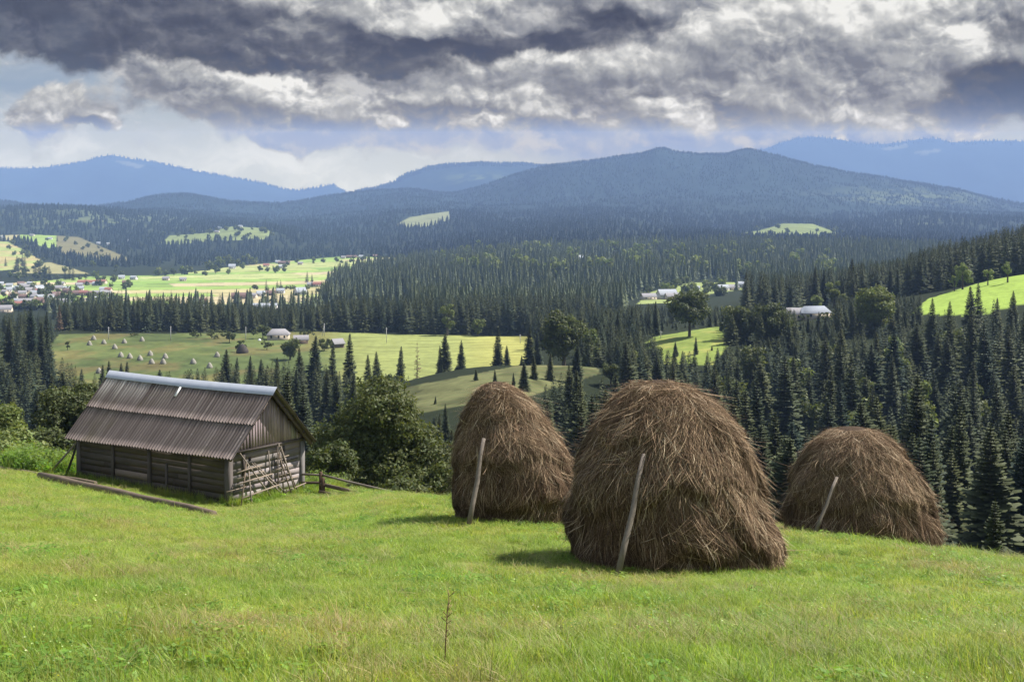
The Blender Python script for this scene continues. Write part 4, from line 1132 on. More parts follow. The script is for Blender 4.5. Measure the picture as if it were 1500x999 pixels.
for xa, xb, w in ((-BL - .62, -4.72, .235), (-4.76, .60, .255)):
    n = 7
    for k in range(n):
        a, b_ = xa + (xb - xa) * k / n, xa + (xb - xa) * (k + 1) / n
        l = .105 + (.008 if xa > -5 else 0)
        A = [on_slope(a, 0, l + .03), on_slope(b_, 0, l + .03)]; wv = r.uniform(-.012, .012, 4)
        B_ = [on_slope(a, w / 2.34, l - .01), on_slope(b_, w / 2.34, l - .01)]
        Cc = [(A[0][0], BW / 2 + .22, A[0][2] - .23), (A[1][0], BW / 2 + .22, A[1][2] - .23)]
        rc.add([A[0], A[1], B_[1], B_[0], Cc[0], Cc[1]] + [(p[0], p[1], p[2] - .006) for p in (A[0], A[1], B_[1], B_[0], Cc[0], Cc[1])],
               f4=[(3, 2, 1, 0), (0, 1, 5, 4), (6, 7, 8, 9), (4 + 6, 5 + 6, 1 + 6, 6), (2, 3, 9, 8), (4, 5, 11, 10)])
rc.build('ridge_sheet', M_ZINC, barn)
pt = MB(); a, b_ = on_slope(-4.66, .085, .10), on_slope(-4.55, .085, .10); c_, d_ = on_slope(-4.62, .25, .10), on_slope(-4.49, .25, .10)
pt.add([a, b_, d_, c_] + [(p[0], p[1], p[2] - .02) for p in (a, b_, d_, c_)], f4=[(0, 3, 2, 1), (4, 5, 6, 7), (0, 1, 5, 4), (2, 3, 7, 6), (1, 2, 6, 5), (3, 0, 4, 7)])
pt.build('roof_patch', M_WHITE, barn)['label'] = 'white strip patch under the ridge'
for side in (-1, 1):                                                       # rafters and verge boards under both ends
    for x in (-BL - .45, -BL * .75, -BL / 2, -BL / 4, .32):
        b = MB(); b.bar((x, BW / 2 + side * .04, RH - .17), (x, BW / 2 + side * (BW / 2 + .26), 1.80 if side > 0 else on_slope(x, .96, -.16)[2]), .09, .12, (.7, .6, .55)); b.build('rafter', M_VERT, barn)
for s_ in (.25, .5, .75):
    b = MB(); p, q = on_slope(-BL - .5, s_, -.11), on_slope(.45, s_, -.11); b.bar(p, q, .08, .05, (.7, .6, .55)); b.build('batten', M_LOGX, barn)
    b = MB(); y = BW / 2 + (BW / 2 + .34) * s_; z = RH + (1.9 - RH) * s_ - .15; b.bar((-BL - .5, y, z), (.45, y, z), .08, .05, (.7, .6, .55)); b.build('batten', M_LOGX, barn)

def barn_pt(x, y, z=0.0):
    return barn.matrix_basis @ Vector((x, y, z)) if False else BC + Matrix.Rotation(R(-33), 3, 'Z') @ Vector((x, y, z))
def barn_ground(x, y):
    p = barn_pt(x, y); p.z = Hs(p.x, p.y); return p
def rack(label, legs, rungs, seed):
    """drying rack: legs and rungs given along the gable (y), out from it (x) and up (z)"""
    r = np.random.default_rng(seed); o = barn_ground(.5, (legs[0][0][1] + legs[-1][0][1]) / 2)
    e = empty('hay_drying_rack', o); tag(e, label, 'drying rack', 'hay drying racks leaning on the barn')
    P = lambda x, y, z: barn_pt(x, y, z) - o
    for a, b_, rad in legs:
        g = barn_ground(a[0], a[1]); p0 = g - o + Vector((0, 0, a[2] - .04)); p1 = P(*b_)
        m = MB(); m.tube([tuple(p0), tuple(p0.lerp(p1, .5) + Vector(r.uniform(-.02, .02, 3))), tuple(p1)], [rad, rad * .95, rad * .8], 7, (1, 1, 1) if r.random() < .6 else (.6, .55, .5), wob=.06)
        m.build('leg', M_RACK, e, smooth=True)
    for a, b_, rad in rungs:
        p0, p1 = P(*a), P(*b_)
        m = MB(); m.tube([tuple(p0), tuple(p0.lerp(p1, .5) + Vector((0, 0, r.uniform(-.02, .02)))), tuple(p1)], [rad, rad, rad * .8], 7, (1.05, 1.0, .98), wob=.05)
        m.build('rung', M_RACK, e, smooth=True)
rack('wide ladder-like drying rack of thin poles spread against the left half of the gable',
     [((.95, -.30, 0), (.30, .62, 1.62), .032), ((1.0, .22, 0), (.32, .72, 1.50), .030), ((.62, 1.75, 0), (.16, .42, 2.02), .034), ((.80, 2.25, 0), (.24, .98, 1.55), .032), ((.55, 2.75, 0), (.20, 1.15, 1.52), .030), ((.35, 1.35, 0), (.16, .60, 1.15), .026)],
     [((.50, -.05, 1.38), (.42, 1.35, 1.42), .026), ((.66, -.22, .98), (.50, 1.85, 1.02), .028), ((.82, -.12, .46), (.62, 2.08, .56), .028), ((.40, .05, 1.12), (.34, 1.55, 1.16), .022), ((.30, -.4, .70), (.30, .6, .72), .02), ((.45, -.1, .22), (.4, 1.5, .24), .022)], 1)
rack('narrow upright drying rack bundle with short rungs on the right half of the gable',
     [((.42, 2.28, 0), (.16, 2.50, 2.02), .030), ((.50, 2.50, 0), (.18, 2.52, 2.08), .034), ((.70, 3.02, .02), (.24, 2.56, 1.98), .034), ((.55, 3.30, .02), (.20, 2.58, 1.85), .032), ((.40, 3.42, .02), (.16, 2.62, 1.55), .028), ((.75, 2.70, 0), (.22, 2.45, 1.7), .028)],
     [((.30, 2.40, 1.52), (.26, 3.02, 1.53), .024), ((.38, 2.15, 1.10), (.34, 3.15, 1.12), .025), ((.50, 2.20, .62), (.46, 3.30, .66), .026), ((.55, 2.45, .18), (.50, 3.75, .32), .026), ((.42, 2.3, .85), (.40, 2.95, .87), .02)], 2)
def lean_pole(a, b_, rad, label, dark=1.0, group=None):
    p0 = barn_ground(*a) + Vector((0, 0, -.05)); p1 = barn_pt(*b_)
    m = MB(); m.tube([(0, 0, 0), tuple((p1 - p0) * .5 + Vector((.02, 0, .02))), tuple(p1 - p0)], [rad, rad, rad * .8], 8, (dark,) * 3, wob=.05)
    o = m.build('leaning_pole', M_POLE, smooth=True); o.location = p0
    return tag(o, label, 'pole', group)
lean_pole((.26, 2.02), (.11, 2.02, 1.86), .032, 'straight pole standing upright against the middle of the gable')
lean_pole((-BL - 1.45, -.55), (-BL - .12, .05, 1.72), .045, 'pale pole propped slantwise against the far end of the long wall', 1.4)
lean_pole((-BL - .62, -.30), (-BL - .13, .02, 1.74), .05, 'dark pole leaning steeply beside the pale slanting one', .25)
lean_pole((-BL - .75, .3), (-BL - .14, .5, 1.6), .045, 'dark pole deepest in the bundle behind the barn corner', .3)
lean_pole((-BL - .5, .15), (-BL - .13, .3, 1.3), .04, 'short dark pole in the bundle behind the barn corner', .4)

# long beam lying across the slope in front of the barn
def lying(name, p, q, rad, label, mat, cat, sect='log', n=9, lift=.02, group=None):
    pts = []
    for k in range(n):
        f = k / (n - 1); v = Vector(p).lerp(Vector(q), f); v.z = v.z + lift
        pts.append(v)
    o0 = pts[0].copy(); m = MB()
    if sect == 'log': m.tube([tuple(v - o0 + Vector((0, 0, .015 * math.sin(i * 2.1)))) for i, v in enumerate(pts)], [rad * (1.05 - .25 * i / (n - 1)) for i in range(n)], 9, wob=.07)
    else:
        for i in range(n - 1): m.bar(tuple(pts[i] - o0), tuple(pts[i + 1] - o0), rad * 2, rad * 1.6)
    o = m.build(name, mat, smooth=(sect == 'log')); o.location = o0
    return tag(o, label, cat, group)
def gpt(px, row, Y0=20, Y1=70, up=0.0):
    p = hit(px, row, Y0, Y1); return Vector((p.x, p.y, p.z + up))
P0 = gpt(-60, 684, 36, 60, .15); P1 = gpt(62, 705, 30, 58, .17); P2 = gpt(205, 733, 28, 58, .17); P3 = gpt(313, 757, 25, 52, .08)
lying('long_beam', P1 + (P1 - P2) * .02, P3, .145, 'long weathered beam lying on the grass in front of the barn', M_BEAM, 'beam')
lying('thin_rail', gpt(-60, 685, 36, 60, .22), gpt(140, 716, 30, 60, .20), .10, 'rail lying at the left edge in line with the long beam', M_BEAM, 'rail')

# rail fence sinking into the grass behind the barn
fe = empty('rail_fence', barn_ground(.2, 4.6)); tag(fe, 'broken rail fence of grey poles right of the barn gable', 'fence')
fo = fe.location
def W3(px, row, Y): return Vector((px2X(px, Y), Y, (HY - row) / F * Y))
def rail(name, pts, rad, mat=M_POLE, col=(1, 1, 1)):
    m = MB(); m.tube([tuple(p - fo) for p in pts], [rad] * len(pts), 7, col, wob=.05); return m.build(name, mat, fe, smooth=True)
rail('rail', [W3(430, 694, 50.6), W3(455, 695, 50.3), W3(473, 696, 50)], .045)
rail('rail', [W3(470, 695, 49.9), W3(508, 705, 49), W3(560, 717, 47), W3(606, 728, 45)], .045)
rail('rail', [W3(430, 707, 50.6), W3(475, 707, 50)], .055, M_POLE, (.5, .45, .4))
rail('rail', [W3(470, 709, 49.8), W3(500, 716, 49), W3(545, 727, 47.6)], .075, M_BEAM)
rail('rail', [W3(468, 720, 49.4), W3(495, 726, 48.7), W3(520, 732, 48)], .07, M_BEAM)
rail('rail', [W3(432, 716, 50.5), W3(462, 727, 49.3)], .05, M_POLE, (.45, .4, .38))
for px, Y, top in ((470, 49.85, 691), (473.5, 49.6, 700)):
    g = ground(px, Y); m = MB(); m.tube([tuple(g + Vector((0, 0, -.3)) - fo), tuple(W3(px, top, Y) - fo)], [.08, .07], 7, (.6, .5, .45)); m.build('post', M_BEAM, fe, smooth=True)
# ------------------------------------------------------------------ leafy trees
BL_CACHE = {}
def leafy(px, Y, top, wpx, label, mat=None, seed=1, per=240, size=None, nl=34, bare=.14, shape='round', base=None, group=None, name='leafy_tree', depth=1.0):
    p = ground(px, Y); hh = (HY - top) / F * Y - p.z; W = wpx / F * Y
    sz = size or max(.13, Y * .0022)
    c, t = broadleaf(seed, hh, W, mat or M_LEAF, 8.5 / sz ** 2, sz, nl, bare, shape=shape)
    e = empty(name, (p.x, p.y, p.z - .05), 0)
    obj('crown', c, e); obj('trunk', t, e)
    return tag(e, label, 'bush' if name == 'bush' else 'tree', group)
leafy(556, 74, 554, 192, 'big dark leafy tree filling the space between the barn and the pointed haystack', seed=21, per=330, nl=120, bare=.03, shape='cone', size=.105)
leafy(640, 70, 640, 75, 'rounded leafy bush at the right foot of the big leafy tree', seed=22, per=300, nl=34, bare=.02, size=.13, name='bush')
leafy(492, 68, 630, 96, 'low dark leafy bush between the barn gable and the big leafy tree', seed=24, per=300, nl=40, bare=.02, size=.10, name='bush')
leafy(595, 62, 690, 110, 'low shaded bush under the big leafy tree behind the fallen fence rail', seed=25, per=300, nl=30, bare=.01, size=.12, name='bush')
leafy(112, 100, 551, 118, 'round leafy tree directly behind the left end of the barn roof', seed=26, per=260, nl=54, bare=.42, size=.13)
leafy(80, 92, 600, 80, 'leafy tree lower left of the round one behind the barn roof', seed=27, per=260, nl=36, bare=.3, size=.13)
leafy(14, 92, 585, 100, 'leafy tree at the left edge of the picture, behind the pale bushes', M_PALE, 28, 260, nl=44, bare=.3, size=.13)
leafy(26, 72, 616, 96, 'pale green feathery bush below the leafy tree at the left edge', M_WILLOW, 29, 240, nl=34, bare=.12, size=.12, name='bush')
leafy(64, 66, 655, 56, 'smaller pale green bush nearer the barn corner', M_WILLOW, 30, 240, nl=22, bare=.02, size=.12, name='bush')
leafy(-8, 64, 632, 84, 'pale green bush cut by the left edge of the picture', M_WILLOW, 31, 240, nl=22, bare=.02, size=.12, name='bush')
leafy(826, 385, 449, 64, 'big dark linden above the brown grassy knoll', seed=32, per=60, nl=46, bare=.06, size=.42)
leafy(866, 415, 474, 32, 'lighter slender leafy tree at the right shoulder of the big linden', M_PALE, 33, 55, nl=22, bare=.08, size=.40)
leafy(1010, 505, 424, 62, 'round dark leafy tree with a bare trunk above the small green glade', seed=34, per=50, nl=46, bare=.22, size=.46)
leafy(1128, 480, 437, 58, 'broad leafy tree left of the metal roofed farmhouse', seed=35, per=50, nl=40, bare=.08, size=.44)
leafy(1083, 485, 443, 50, 'brownish leafy tree between the round tree and the broad one', seed=36, per=50, nl=36, bare=.08, size=.44)
leafy(1062, 520, 470, 30, 'low leafy tree behind the right end of the small glade', seed=37, per=50, nl=20, bare=.05, size=.42)
leafy(1281, 505, 415, 62, 'domed olive green tree right of the metal roofed farmhouse', M_PALE, 38, 50, nl=44, bare=.06, size=.46)
leafy(1178, 575, 458, 26, 'small leafy tree in front of the metal roofed farmhouse', seed=39, per=45, nl=14, size=.4)
leafy(1198, 640, 430, 22, 'small pale tree behind the metal roofed farmhouse', M_WILLOW, 40, 45, nl=16, size=.42)
leafy(1222, 670, 408, 26, 'yellowish green tree among the skyline spruces', M_PALE, 41, 45, nl=20, size=.45)
leafy(1236, 650, 430, 22, 'low yellow green tree right of the yellowish one', M_PALE, 42, 45, nl=16, size=.45)
leafy(1410, 600, 382, 26, 'pale slender birch on the upper edge of the slope meadow, tallest one', M_WILLOW, 43, 45, nl=22, bare=.16, size=.36, shape='cone')
leafy(1447, 585, 390, 17, 'small round pale tree in the middle of the upper edge of the slope meadow', M_WILLOW, 44, 45, nl=14, bare=.15, size=.36)
leafy(1476, 575, 377, 16, 'slim pale birch near the right end of the slope meadow', M_WILLOW, 45, 45, nl=14, bare=.2, size=.36, shape='cone')
leafy(1398, 602, 398, 14, 'short pale tree left of the tallest birch', M_WILLOW, 46, 45, nl=12, bare=.12, size=.36)
leafy(655, 696, 440, 26, 'lighter green leafy tree inside the spruce belt', M_PALE, 47, 45, nl=20, size=.5)
leafy(700, 696, 462, 24, 'low yellowish tree at the foot of the spruce belt', M_PALE, 48, 45, nl=18, size=.5)
leafy(336, 640, 486, 24, 'small tree with a thin trunk left of the farmhouse on the hay field', seed=49, per=45, nl=18, bare=.3, size=.42)
leafy(318, 668, 482, 46, 'long low bush along the spruce belt left of the farmhouse', seed=50, per=45, nl=20, bare=.02, size=.42, name='bush')
leafy(287, 672, 484, 26, 'low bush left of the long one along the spruce belt', seed=51, per=45, nl=14, bare=.02, size=.42, name='bush')
leafy(385, 668, 474, 34, 'bush behind the left side of the farmhouse', seed=52, per=45, nl=16, bare=.02, size=.42, name='bush')
leafy(353, 590, 497, 16, 'bush behind the round dark stack', seed=53, per=45, nl=10, bare=.02, size=.4, name='bush')
leafy(391, 600, 497, 20, 'dark bush in front of the left side of the farmhouse', seed=54, per=45, nl=10, bare=.02, size=.4, name='bush')
leafy(425, 560, 492, 34, 'grey green leafy tree in front of the farmhouse', M_LEAF, 55, 45, nl=20, bare=.06, size=.44)
leafy(475, 600, 495, 26, 'leafy tree in front of the wooden sheds', M_LEAF, 56, 45, nl=18, bare=.06, size=.44)
leafy(450, 672, 482, 30, 'low bush on the rise behind the wooden sheds', seed=57, per=45, nl=14, bare=.02, size=.42, name='bush')
leafy(195, 668, 486, 18, 'small round bush at the foot of the spruce belt beside the first power pole', seed=58, per=45, nl=10, bare=.02, size=.42, name='bush')
leafy(99, 600, 496, 10, 'tiny round bush alone at the left end of the hay field', seed=59, per=45, nl=8, bare=.02, size=.4, name='bush')
leafy(575, 440, 545, 26, 'low leafy tree at the foot of the yellow field, left of the bare larch', seed=60, per=45, nl=16, bare=.02, size=.36)
leafy(520, 330, 555, 40, 'leafy tree in the hollow above the big leafy tree', M_PALE, 61, 45, nl=20, bare=.04, size=.34)

leafy(1212, 560, 456, 30, 'leafy tree in front of the right end of the metal roofed farmhouse', seed=62, size=.42, nl=18, bare=.04)
leafy(1155, 600, 452, 26, 'leafy tree at the left end of the beige outbuilding', seed=63, size=.42, nl=18, bare=.04)
leafy(1240, 600, 448, 30, 'leafy tree between the metal roofed farmhouse and the domed olive tree', seed=64, size=.42, nl=20, bare=.04)
# leafy trees mixed into the right-hand wood
MIXED = [broadleaf(120 + k, 16, 9, m_, 40, .42, 30, .12, name='mixed') for k, m_ in enumerate((M_LEAF, M_PALE, M_LEAF))]
for k, (px, Y, top) in enumerate(((1105, 400, 500), (1162, 380, 512), (1215, 430, 492), (1255, 360, 520), (1310, 410, 490), (1180, 330, 535), (1395, 430, 475), (1350, 330, 530), (1460, 400, 485), (1070, 340, 545), (930, 380, 520), (895, 350, 540), (960, 420, 505), (1275, 300, 550), (1420, 340, 520))):
    p = ground(px, Y); hh = min(max((HY - top) / F * Y - p.z, 8), 24); e = empty('leafy_tree', (p.x, p.y, p.z - .1), k * 1.3); s_ = hh / 16; e.scale = (s_ ** .8, s_ ** .8, s_)
    c, t = MIXED[k % 3]; obj('crown', c, e); obj('trunk', t, e)
    tag(e, 'rounded leafy tree mixed among the spruces of the dense right hand wood', 'tree', 'leafy trees mixed into the spruce wood')
# ---- valley trees, far and small
rv = np.random.default_rng(77)
VT = [broadleaf(90 + k, 9, 9.5, m_, 7, 1.1, 16, .04, name='valley') for k, m_ in enumerate((M_LEAF, M_LEAF, M_PALE))]
VTREES = []
def valley_tree(px, row, h, label, group, k=None):
    p = hit(px, row, 1250, 3800); VTREES.append((h / p.y, p, h, label, group, int(rv.integers(0, 3)) if k is None else k))
def plant_valley_trees(n_own):
    VTREES.sort(key=lambda q: -q[0])
    for _, p, h, label, group, k in VTREES[:n_own]:
        e = empty('valley_tree', (p.x, p.y, p.z - .3), rv.uniform(0, 6)); s = h / 9; e.scale = (s, s, s)
        c, t = VT[k]; obj('crown', c, e); obj('trunk', t, e); tag(e, label, 'tree', group)
    r_ = VTREES[n_own:]
    scatter_object('far_woodland', [(q[1].x, q[1].y, q[1].z - .3) for q in r_], [q[2] / 9 for q in r_], rv.uniform(0, 6, len(r_)), [q[5] for q in r_], [v[0] for v in VT])
for px, row, h in ((307, 396, 22), (320, 392, 24), (333, 391, 26), (345, 393, 20), (357, 394, 14), (362, 388, 26), (372, 388, 18), (316, 401, 16), (335, 402, 10), (300, 404, 10), (287, 402, 8), (380, 398, 12), (392, 398, 10), (404, 400, 14), (416, 398, 10), (275, 402, 18), (266, 402, 16), (255, 404, 14), (243, 404, 12), (233, 404, 16)):
    valley_tree(px, row, h, 'round leafy tree in the grove around the white house above the valley fields', 'trees of the grove above the valley fields')
for k in range(110):
    px = rv.uniform(-10, 190); row = rv.uniform(404, 472)
    valley_tree(px, row, rv.uniform(6, 14), 'small garden tree among the village houses on the left', 'garden trees of the village on the left')
for k in range(28):
    px = rv.uniform(395, 620); row = 378 + rv.uniform(0, 8) + max(0, 470 - px) * .16
    valley_tree(px, row, rv.uniform(6, 13), 'small tree along the upper edge of the valley fields', 'trees along the upper edge of the valley fields')
for k in range(24):
    px = rv.uniform(350, 478); row = rv.uniform(420, 446)
    valley_tree(px, row, rv.uniform(4, 9), 'small tree among the farm buildings in the middle of the valley', 'trees at the farms in the valley')
for k in range(40):
    px = rv.uniform(940, 1110); row = rv.uniform(414, 446)
    valley_tree(px, row, rv.uniform(6, 13), 'leafy tree in the hamlet behind the round dark tree', 'trees of the hamlet')
for k in range(95):
    px = rv.uniform(640, 1230); row = rv.uniform(366, 410)
    valley_tree(px, row, rv.uniform(19, 28), 'lighter leafy tree among the far spruces right of the centre', 'light trees in the far wood', 2)
for k in range(46):
    px = rv.uniform(1100, 1330); row = rv.uniform(395, 425) if px < 1250 else rv.uniform(395, 405)
    valley_tree(px, row, rv.uniform(7, 14), 'leafy tree in the gap of the skyline row', 'trees seen through the gap in the skyline row')
for k in range(34):
    px = rv.uniform(235, 400); row = rv.uniform(332, 356)
    valley_tree(px, row, rv.uniform(9, 20), 'small tree scattered over the far hill pasture left of the centre', 'trees on the far hill pasture', int(rv.integers(0, 2)))
for k in range(26):
    px = rv.uniform(1040, 1235); row = rv.uniform(330, 357)
    valley_tree(px, row, rv.uniform(9, 18), 'small tree scattered over the far pasture on the right', 'trees on the far pasture on the right', int(rv.integers(0, 2)))
for k in range(40):
    px = rv.uniform(-5, 175); row = rv.uniform(350, 405)
    valley_tree(px, row, rv.uniform(8, 17), 'small round tree or bush on the far left meadows', 'trees on the far left meadows')
plant_valley_trees(292)
# dark spruce rows across the left meadows
LS = FARS[0]
def meadow_spruce(px, row, h, label, group):
    p = hit(px, row, 1300, 3900); e = empty('spruce_tree', (p.x, p.y, p.z - .3), rv.uniform(0, 6)); s = h / 24; e.scale = (s * 1.2, s * 1.2, s)
    obj('crown', MIDS[int(rv.integers(0, 4))], e); obj('trunk', SPR[0][1], e); return tag(e, label, 'spruce tree', group)

# ------------------------------------------------------------------ houses
def plain(name, c0, c1, sc=1.5, rough=.8, metal=0, spec=.2):
    m, t = material(name); n = t.noise(t.objco(), sc, 4, .6); finish(t, t.mix(n, c0, c1), rough, spec=spec, metal=metal); return m
W_WHITE = plain('limewash', (.45, .44, .41, 1), (.58, .56, .53, 1)); W_BEIGE = plain('beige_render', (.45, .38, .30, 1), (.55, .48, .38, 1)); W_WOOD = plain('house_timber', (.10, .07, .055, 1), (.17, .13, .10, 1))
R_TIN = plain('bright_tin_roof', (.24, .26, .29, 1), (.38, .40, .43, 1), rough=.75, metal=0, spec=.2); R_METAL = plain('blue_grey_metal_roof', (.17, .19, .23, 1), (.27, .29, .33, 1), rough=.75, metal=0, spec=.2); R_GREY = plain('slate_roof', (.20, .19, .20, 1), (.30, .29, .30, 1)); R_BROWN = plain('brown_roof', (.13, .085, .075, 1), (.20, .13, .11, 1)); R_RED = plain('red_roof', (.22, .10, .08, 1), (.30, .14, .11, 1))
W_DARK = plain('window_dark', (.03, .035, .045, 1), (.05, .055, .06, 1), rough=.2, spec=.5)
def house_meshes(L_, W_, h, rh, hip=0.0):
    b = MB(); b.box((-L_ / 2, -W_ / 2, -2), (L_ / 2, W_ / 2, h))
    if hip < .1:
        b.add([(-L_ / 2, -W_ / 2, h), (-L_ / 2, W_ / 2, h), (-L_ / 2, 0, h + rh * .96), (L_ / 2, -W_ / 2, h), (L_ / 2, W_ / 2, h), (L_ / 2, 0, h + rh * .96)], f3=[(0, 2, 1), (3, 4, 5)])
    r = MB(); o = .5; x = L_ / 2 + o; y = W_ / 2 + o; e = h - .25; k = L_ / 2 * hip
    T = [(-x, -y, e), (x, -y, e), (x, y, e), (-x, y, e), (-x + k, 0, h + rh + .1), (x - k, 0, h + rh + .1)]
    r.add(T + [(p[0], p[1], p[2] - .18) for p in T], f4=[(0, 1, 5, 4), (2, 3, 4, 5), (7, 6, 10, 11), (9, 8, 11, 10), (0, 6, 7, 1), (2, 8, 9, 3)] + ([] if hip < .1 else []), f3=[(1, 2, 5), (3, 0, 4)] if hip >= .1 else [])
    w = MB()
    for q in (-.3, .05, .33): w.box((L_ * q - .5, -W_ / 2 - .04, h * .35), (L_ * q + .5, -W_ / 2 + .02, h * .8))
    return b, r, w
HM = {}
def house(px, row, L_, W_, h, rh, rz, wall, roof, label, group=None, hip=0.0, Y0=1200, Y1=4200, win=True, name='house', cat='house'):
    p = hit(px, row, Y0, Y1)
    key = (L_, W_, h, rh, hip, wall.name, roof.name)
    if key not in HM:
        b, r, w = house_meshes(L_, W_, h, rh, hip)
        mk = lambda nm, q, m: np_mesh(nm, np.concatenate(q.v), [np.array(f) for f in (q.f4, q.f3) if f], [m], np.concatenate(q.c))
        HM[key] = (mk('house_wall', b, wall), mk('house_roof', r, roof), mk('house_window', w, W_DARK))
    e = empty(name, (p.x, p.y, p.z), R(rz)); a, b, c = HM[key]
    obj('wall', a, e); obj('roof', b, e)
    if win: obj('window', c, e)
    return tag(e, label, cat, group)
V_L = 'small houses of the village on the left'; V_M = 'farm buildings in the middle of the valley'
for px, row, kind, rz, la in (
    (12, 428, 'tin', 20, 'house with a bright tin roof at the left edge of the village'), (26, 426, 'tin', -15, 'white house with a bright tin roof, second from the left edge of the village'), (43, 428, 'grey', 30, None), (57, 428, 'tinbig', 60, 'largest white tin roofed house in the village, steep gable to the front'),
    (72, 426, 'brown', -20, None), (86, 425, 'grey', 15, None), (83, 435, 'brown', 40, None), (113, 433, 'brown', 10, 'brown house standing alone on the meadow right of the village'), (122, 433, 'red', -10, 'small reddish house beside the brown one right of the village'), (140, 432, 'wood', 10, None), (156, 433, 'grey', 20, 'wide grey house alone on the tan strip above the spruce belt'),
    (37, 447, 'greybig', 15, 'wide grey roofed house low in the village above the spruces'), (60, 444, 'brown', -20, None), (72, 449, 'brown', 0, None), (80, 449, 'grey', 20, None), (94, 446, 'grey', -10, None), (5, 458, 'greybig', 10, 'grey house lowest on the left edge of the village'), (33, 433, 'grey', 10, None), (98, 430, 'brown', -35, None), (20, 437, 'brown', 15, None), (158, 452, 'tin', 0, 'pale house half hidden behind the spruce belt'),
    (130, 417, 'redlong', 8, 'long low red roofed building above the village'), (150, 416, 'red', -8, 'red roofed house right behind the long red building'), (119, 417, 'tin', 30, 'white house left of the long red building'), (178, 409, 'tin', 20, 'white tin roofed house right of the long red building, left of its twin'), (196, 410, 'tin', -15, 'white tin roofed house right of its twin, by the field edge'), (185, 417, 'brown', 10, 'brown house below the two white tin roofed ones'),
    (243, 411, 'grey', 0, 'grey roofed house on the upper field edge'), (268, 412, 'grey', 20, 'low grey barn on the upper field edge'), (340, 394, 'tinbig', 10, 'white house with a bright roof inside the grove above the valley fields'), (390, 391, 'red', 10, 'reddish house at the right end of the grove'), (407, 386, 'tin', 0, 'tin roofed house, left of the long brown barn on the upper field edge'), (412, 393, 'tin', 15, 'white house below the long brown barn on the upper field edge'), (416, 387, 'brownlong', 0, 'long brown barn on the upper field edge'), (440, 388, 'grey', 0, 'grey barn alone on the upper green field'),
    (353, 438, 'woodlong', 8, 'long dark timber barn in the middle of the valley'), (370, 437, 'grey', -10, None), (382, 434, 'tin', 20, 'white house left of the single spruce in the middle of the valley'), (397, 433, 'brown', 10, None), (411, 430, 'tin', 0, None), (440, 432, 'tinbig', 35, 'white gabled house at the right end of the valley farms'), (455, 420, 'grey', 10, None), (465, 420, 'red', 0, None), (295, 446, 'red', 25, 'dark red roofed house rising behind the spruce belt'), (387, 453, 'tinlong', 0, 'long white shed just above the spruce belt'), (298, 470, 'tin', 0, 'pale house glimpsed between the trunks of the spruce belt'),
    (515, 378, 'brownlong', 0, 'long brown barn at the far edge of the valley fields'), (529, 378, 'tin', 0, 'pale small house beside the long far barn'), (550, 377, 'brown', 0, 'low brown house at the far right edge of the valley fields'), (503, 379, 'grey', 0, 'grey hut left of the long far barn')):
    K = {'tin': (10, 8, 3.2, 3.6, W_WHITE, R_TIN), 'tinbig': (13, 10, 4, 5.5, W_WHITE, R_TIN), 'tinlong': (26, 9, 3, 3, W_WHITE, R_TIN), 'grey': (10, 8, 3, 3.4, W_BEIGE, R_GREY), 'greybig': (16, 10, 3.4, 4, W_BEIGE, R_GREY),
         'brown': (11, 8, 3, 3.6, W_WOOD, R_BROWN), 'brownlong': (24, 9, 3, 3.4, W_WOOD, R_BROWN), 'wood': (8, 6, 2.6, 3, W_WOOD, R_GREY), 'woodlong': (22, 9, 3.4, 4.2, W_WOOD, R_BROWN), 'red': (12, 9, 3.2, 3.6, W_BEIGE, R_RED), 'redlong': (32, 11, 3.4, 3.6, W_WHITE, R_RED)}[kind]
    word = {'grey': 'grey roofed', 'brown': 'brown roofed', 'wood': 'timber', 'tin': 'tin roofed', 'red': 'red roofed'}.get(kind, '')
    g = V_L if px < 170 else V_M
    house(px, row, *K[:4], rz, K[4], K[5], la or ('%s house among the small houses of the village on the left' % word if px < 170 else '%s building among the farms in the middle of the valley' % word), g)
vk = (('tin', W_WHITE, R_TIN), ('grey', W_BEIGE, R_GREY), ('brown', W_WOOD, R_BROWN), ('red', W_BEIGE, R_RED))
for k in range(44):
    px, row = rv.uniform(-5, 165), rv.uniform(418, 450); kd, wl, rf = vk[int(rv.choice(4, p=[.3, .35, .25, .1]))]
    word = {'grey': 'grey roofed', 'brown': 'brown roofed', 'tin': 'tin roofed', 'red': 'red roofed'}[kd]
    house(px, row, 9, 7, 2.8, 3.2, rv.uniform(-40, 40), wl, rf, '%s house among the small houses of the village on the left' % word, V_L)
H_L = 'houses on the far hill behind the left meadows'
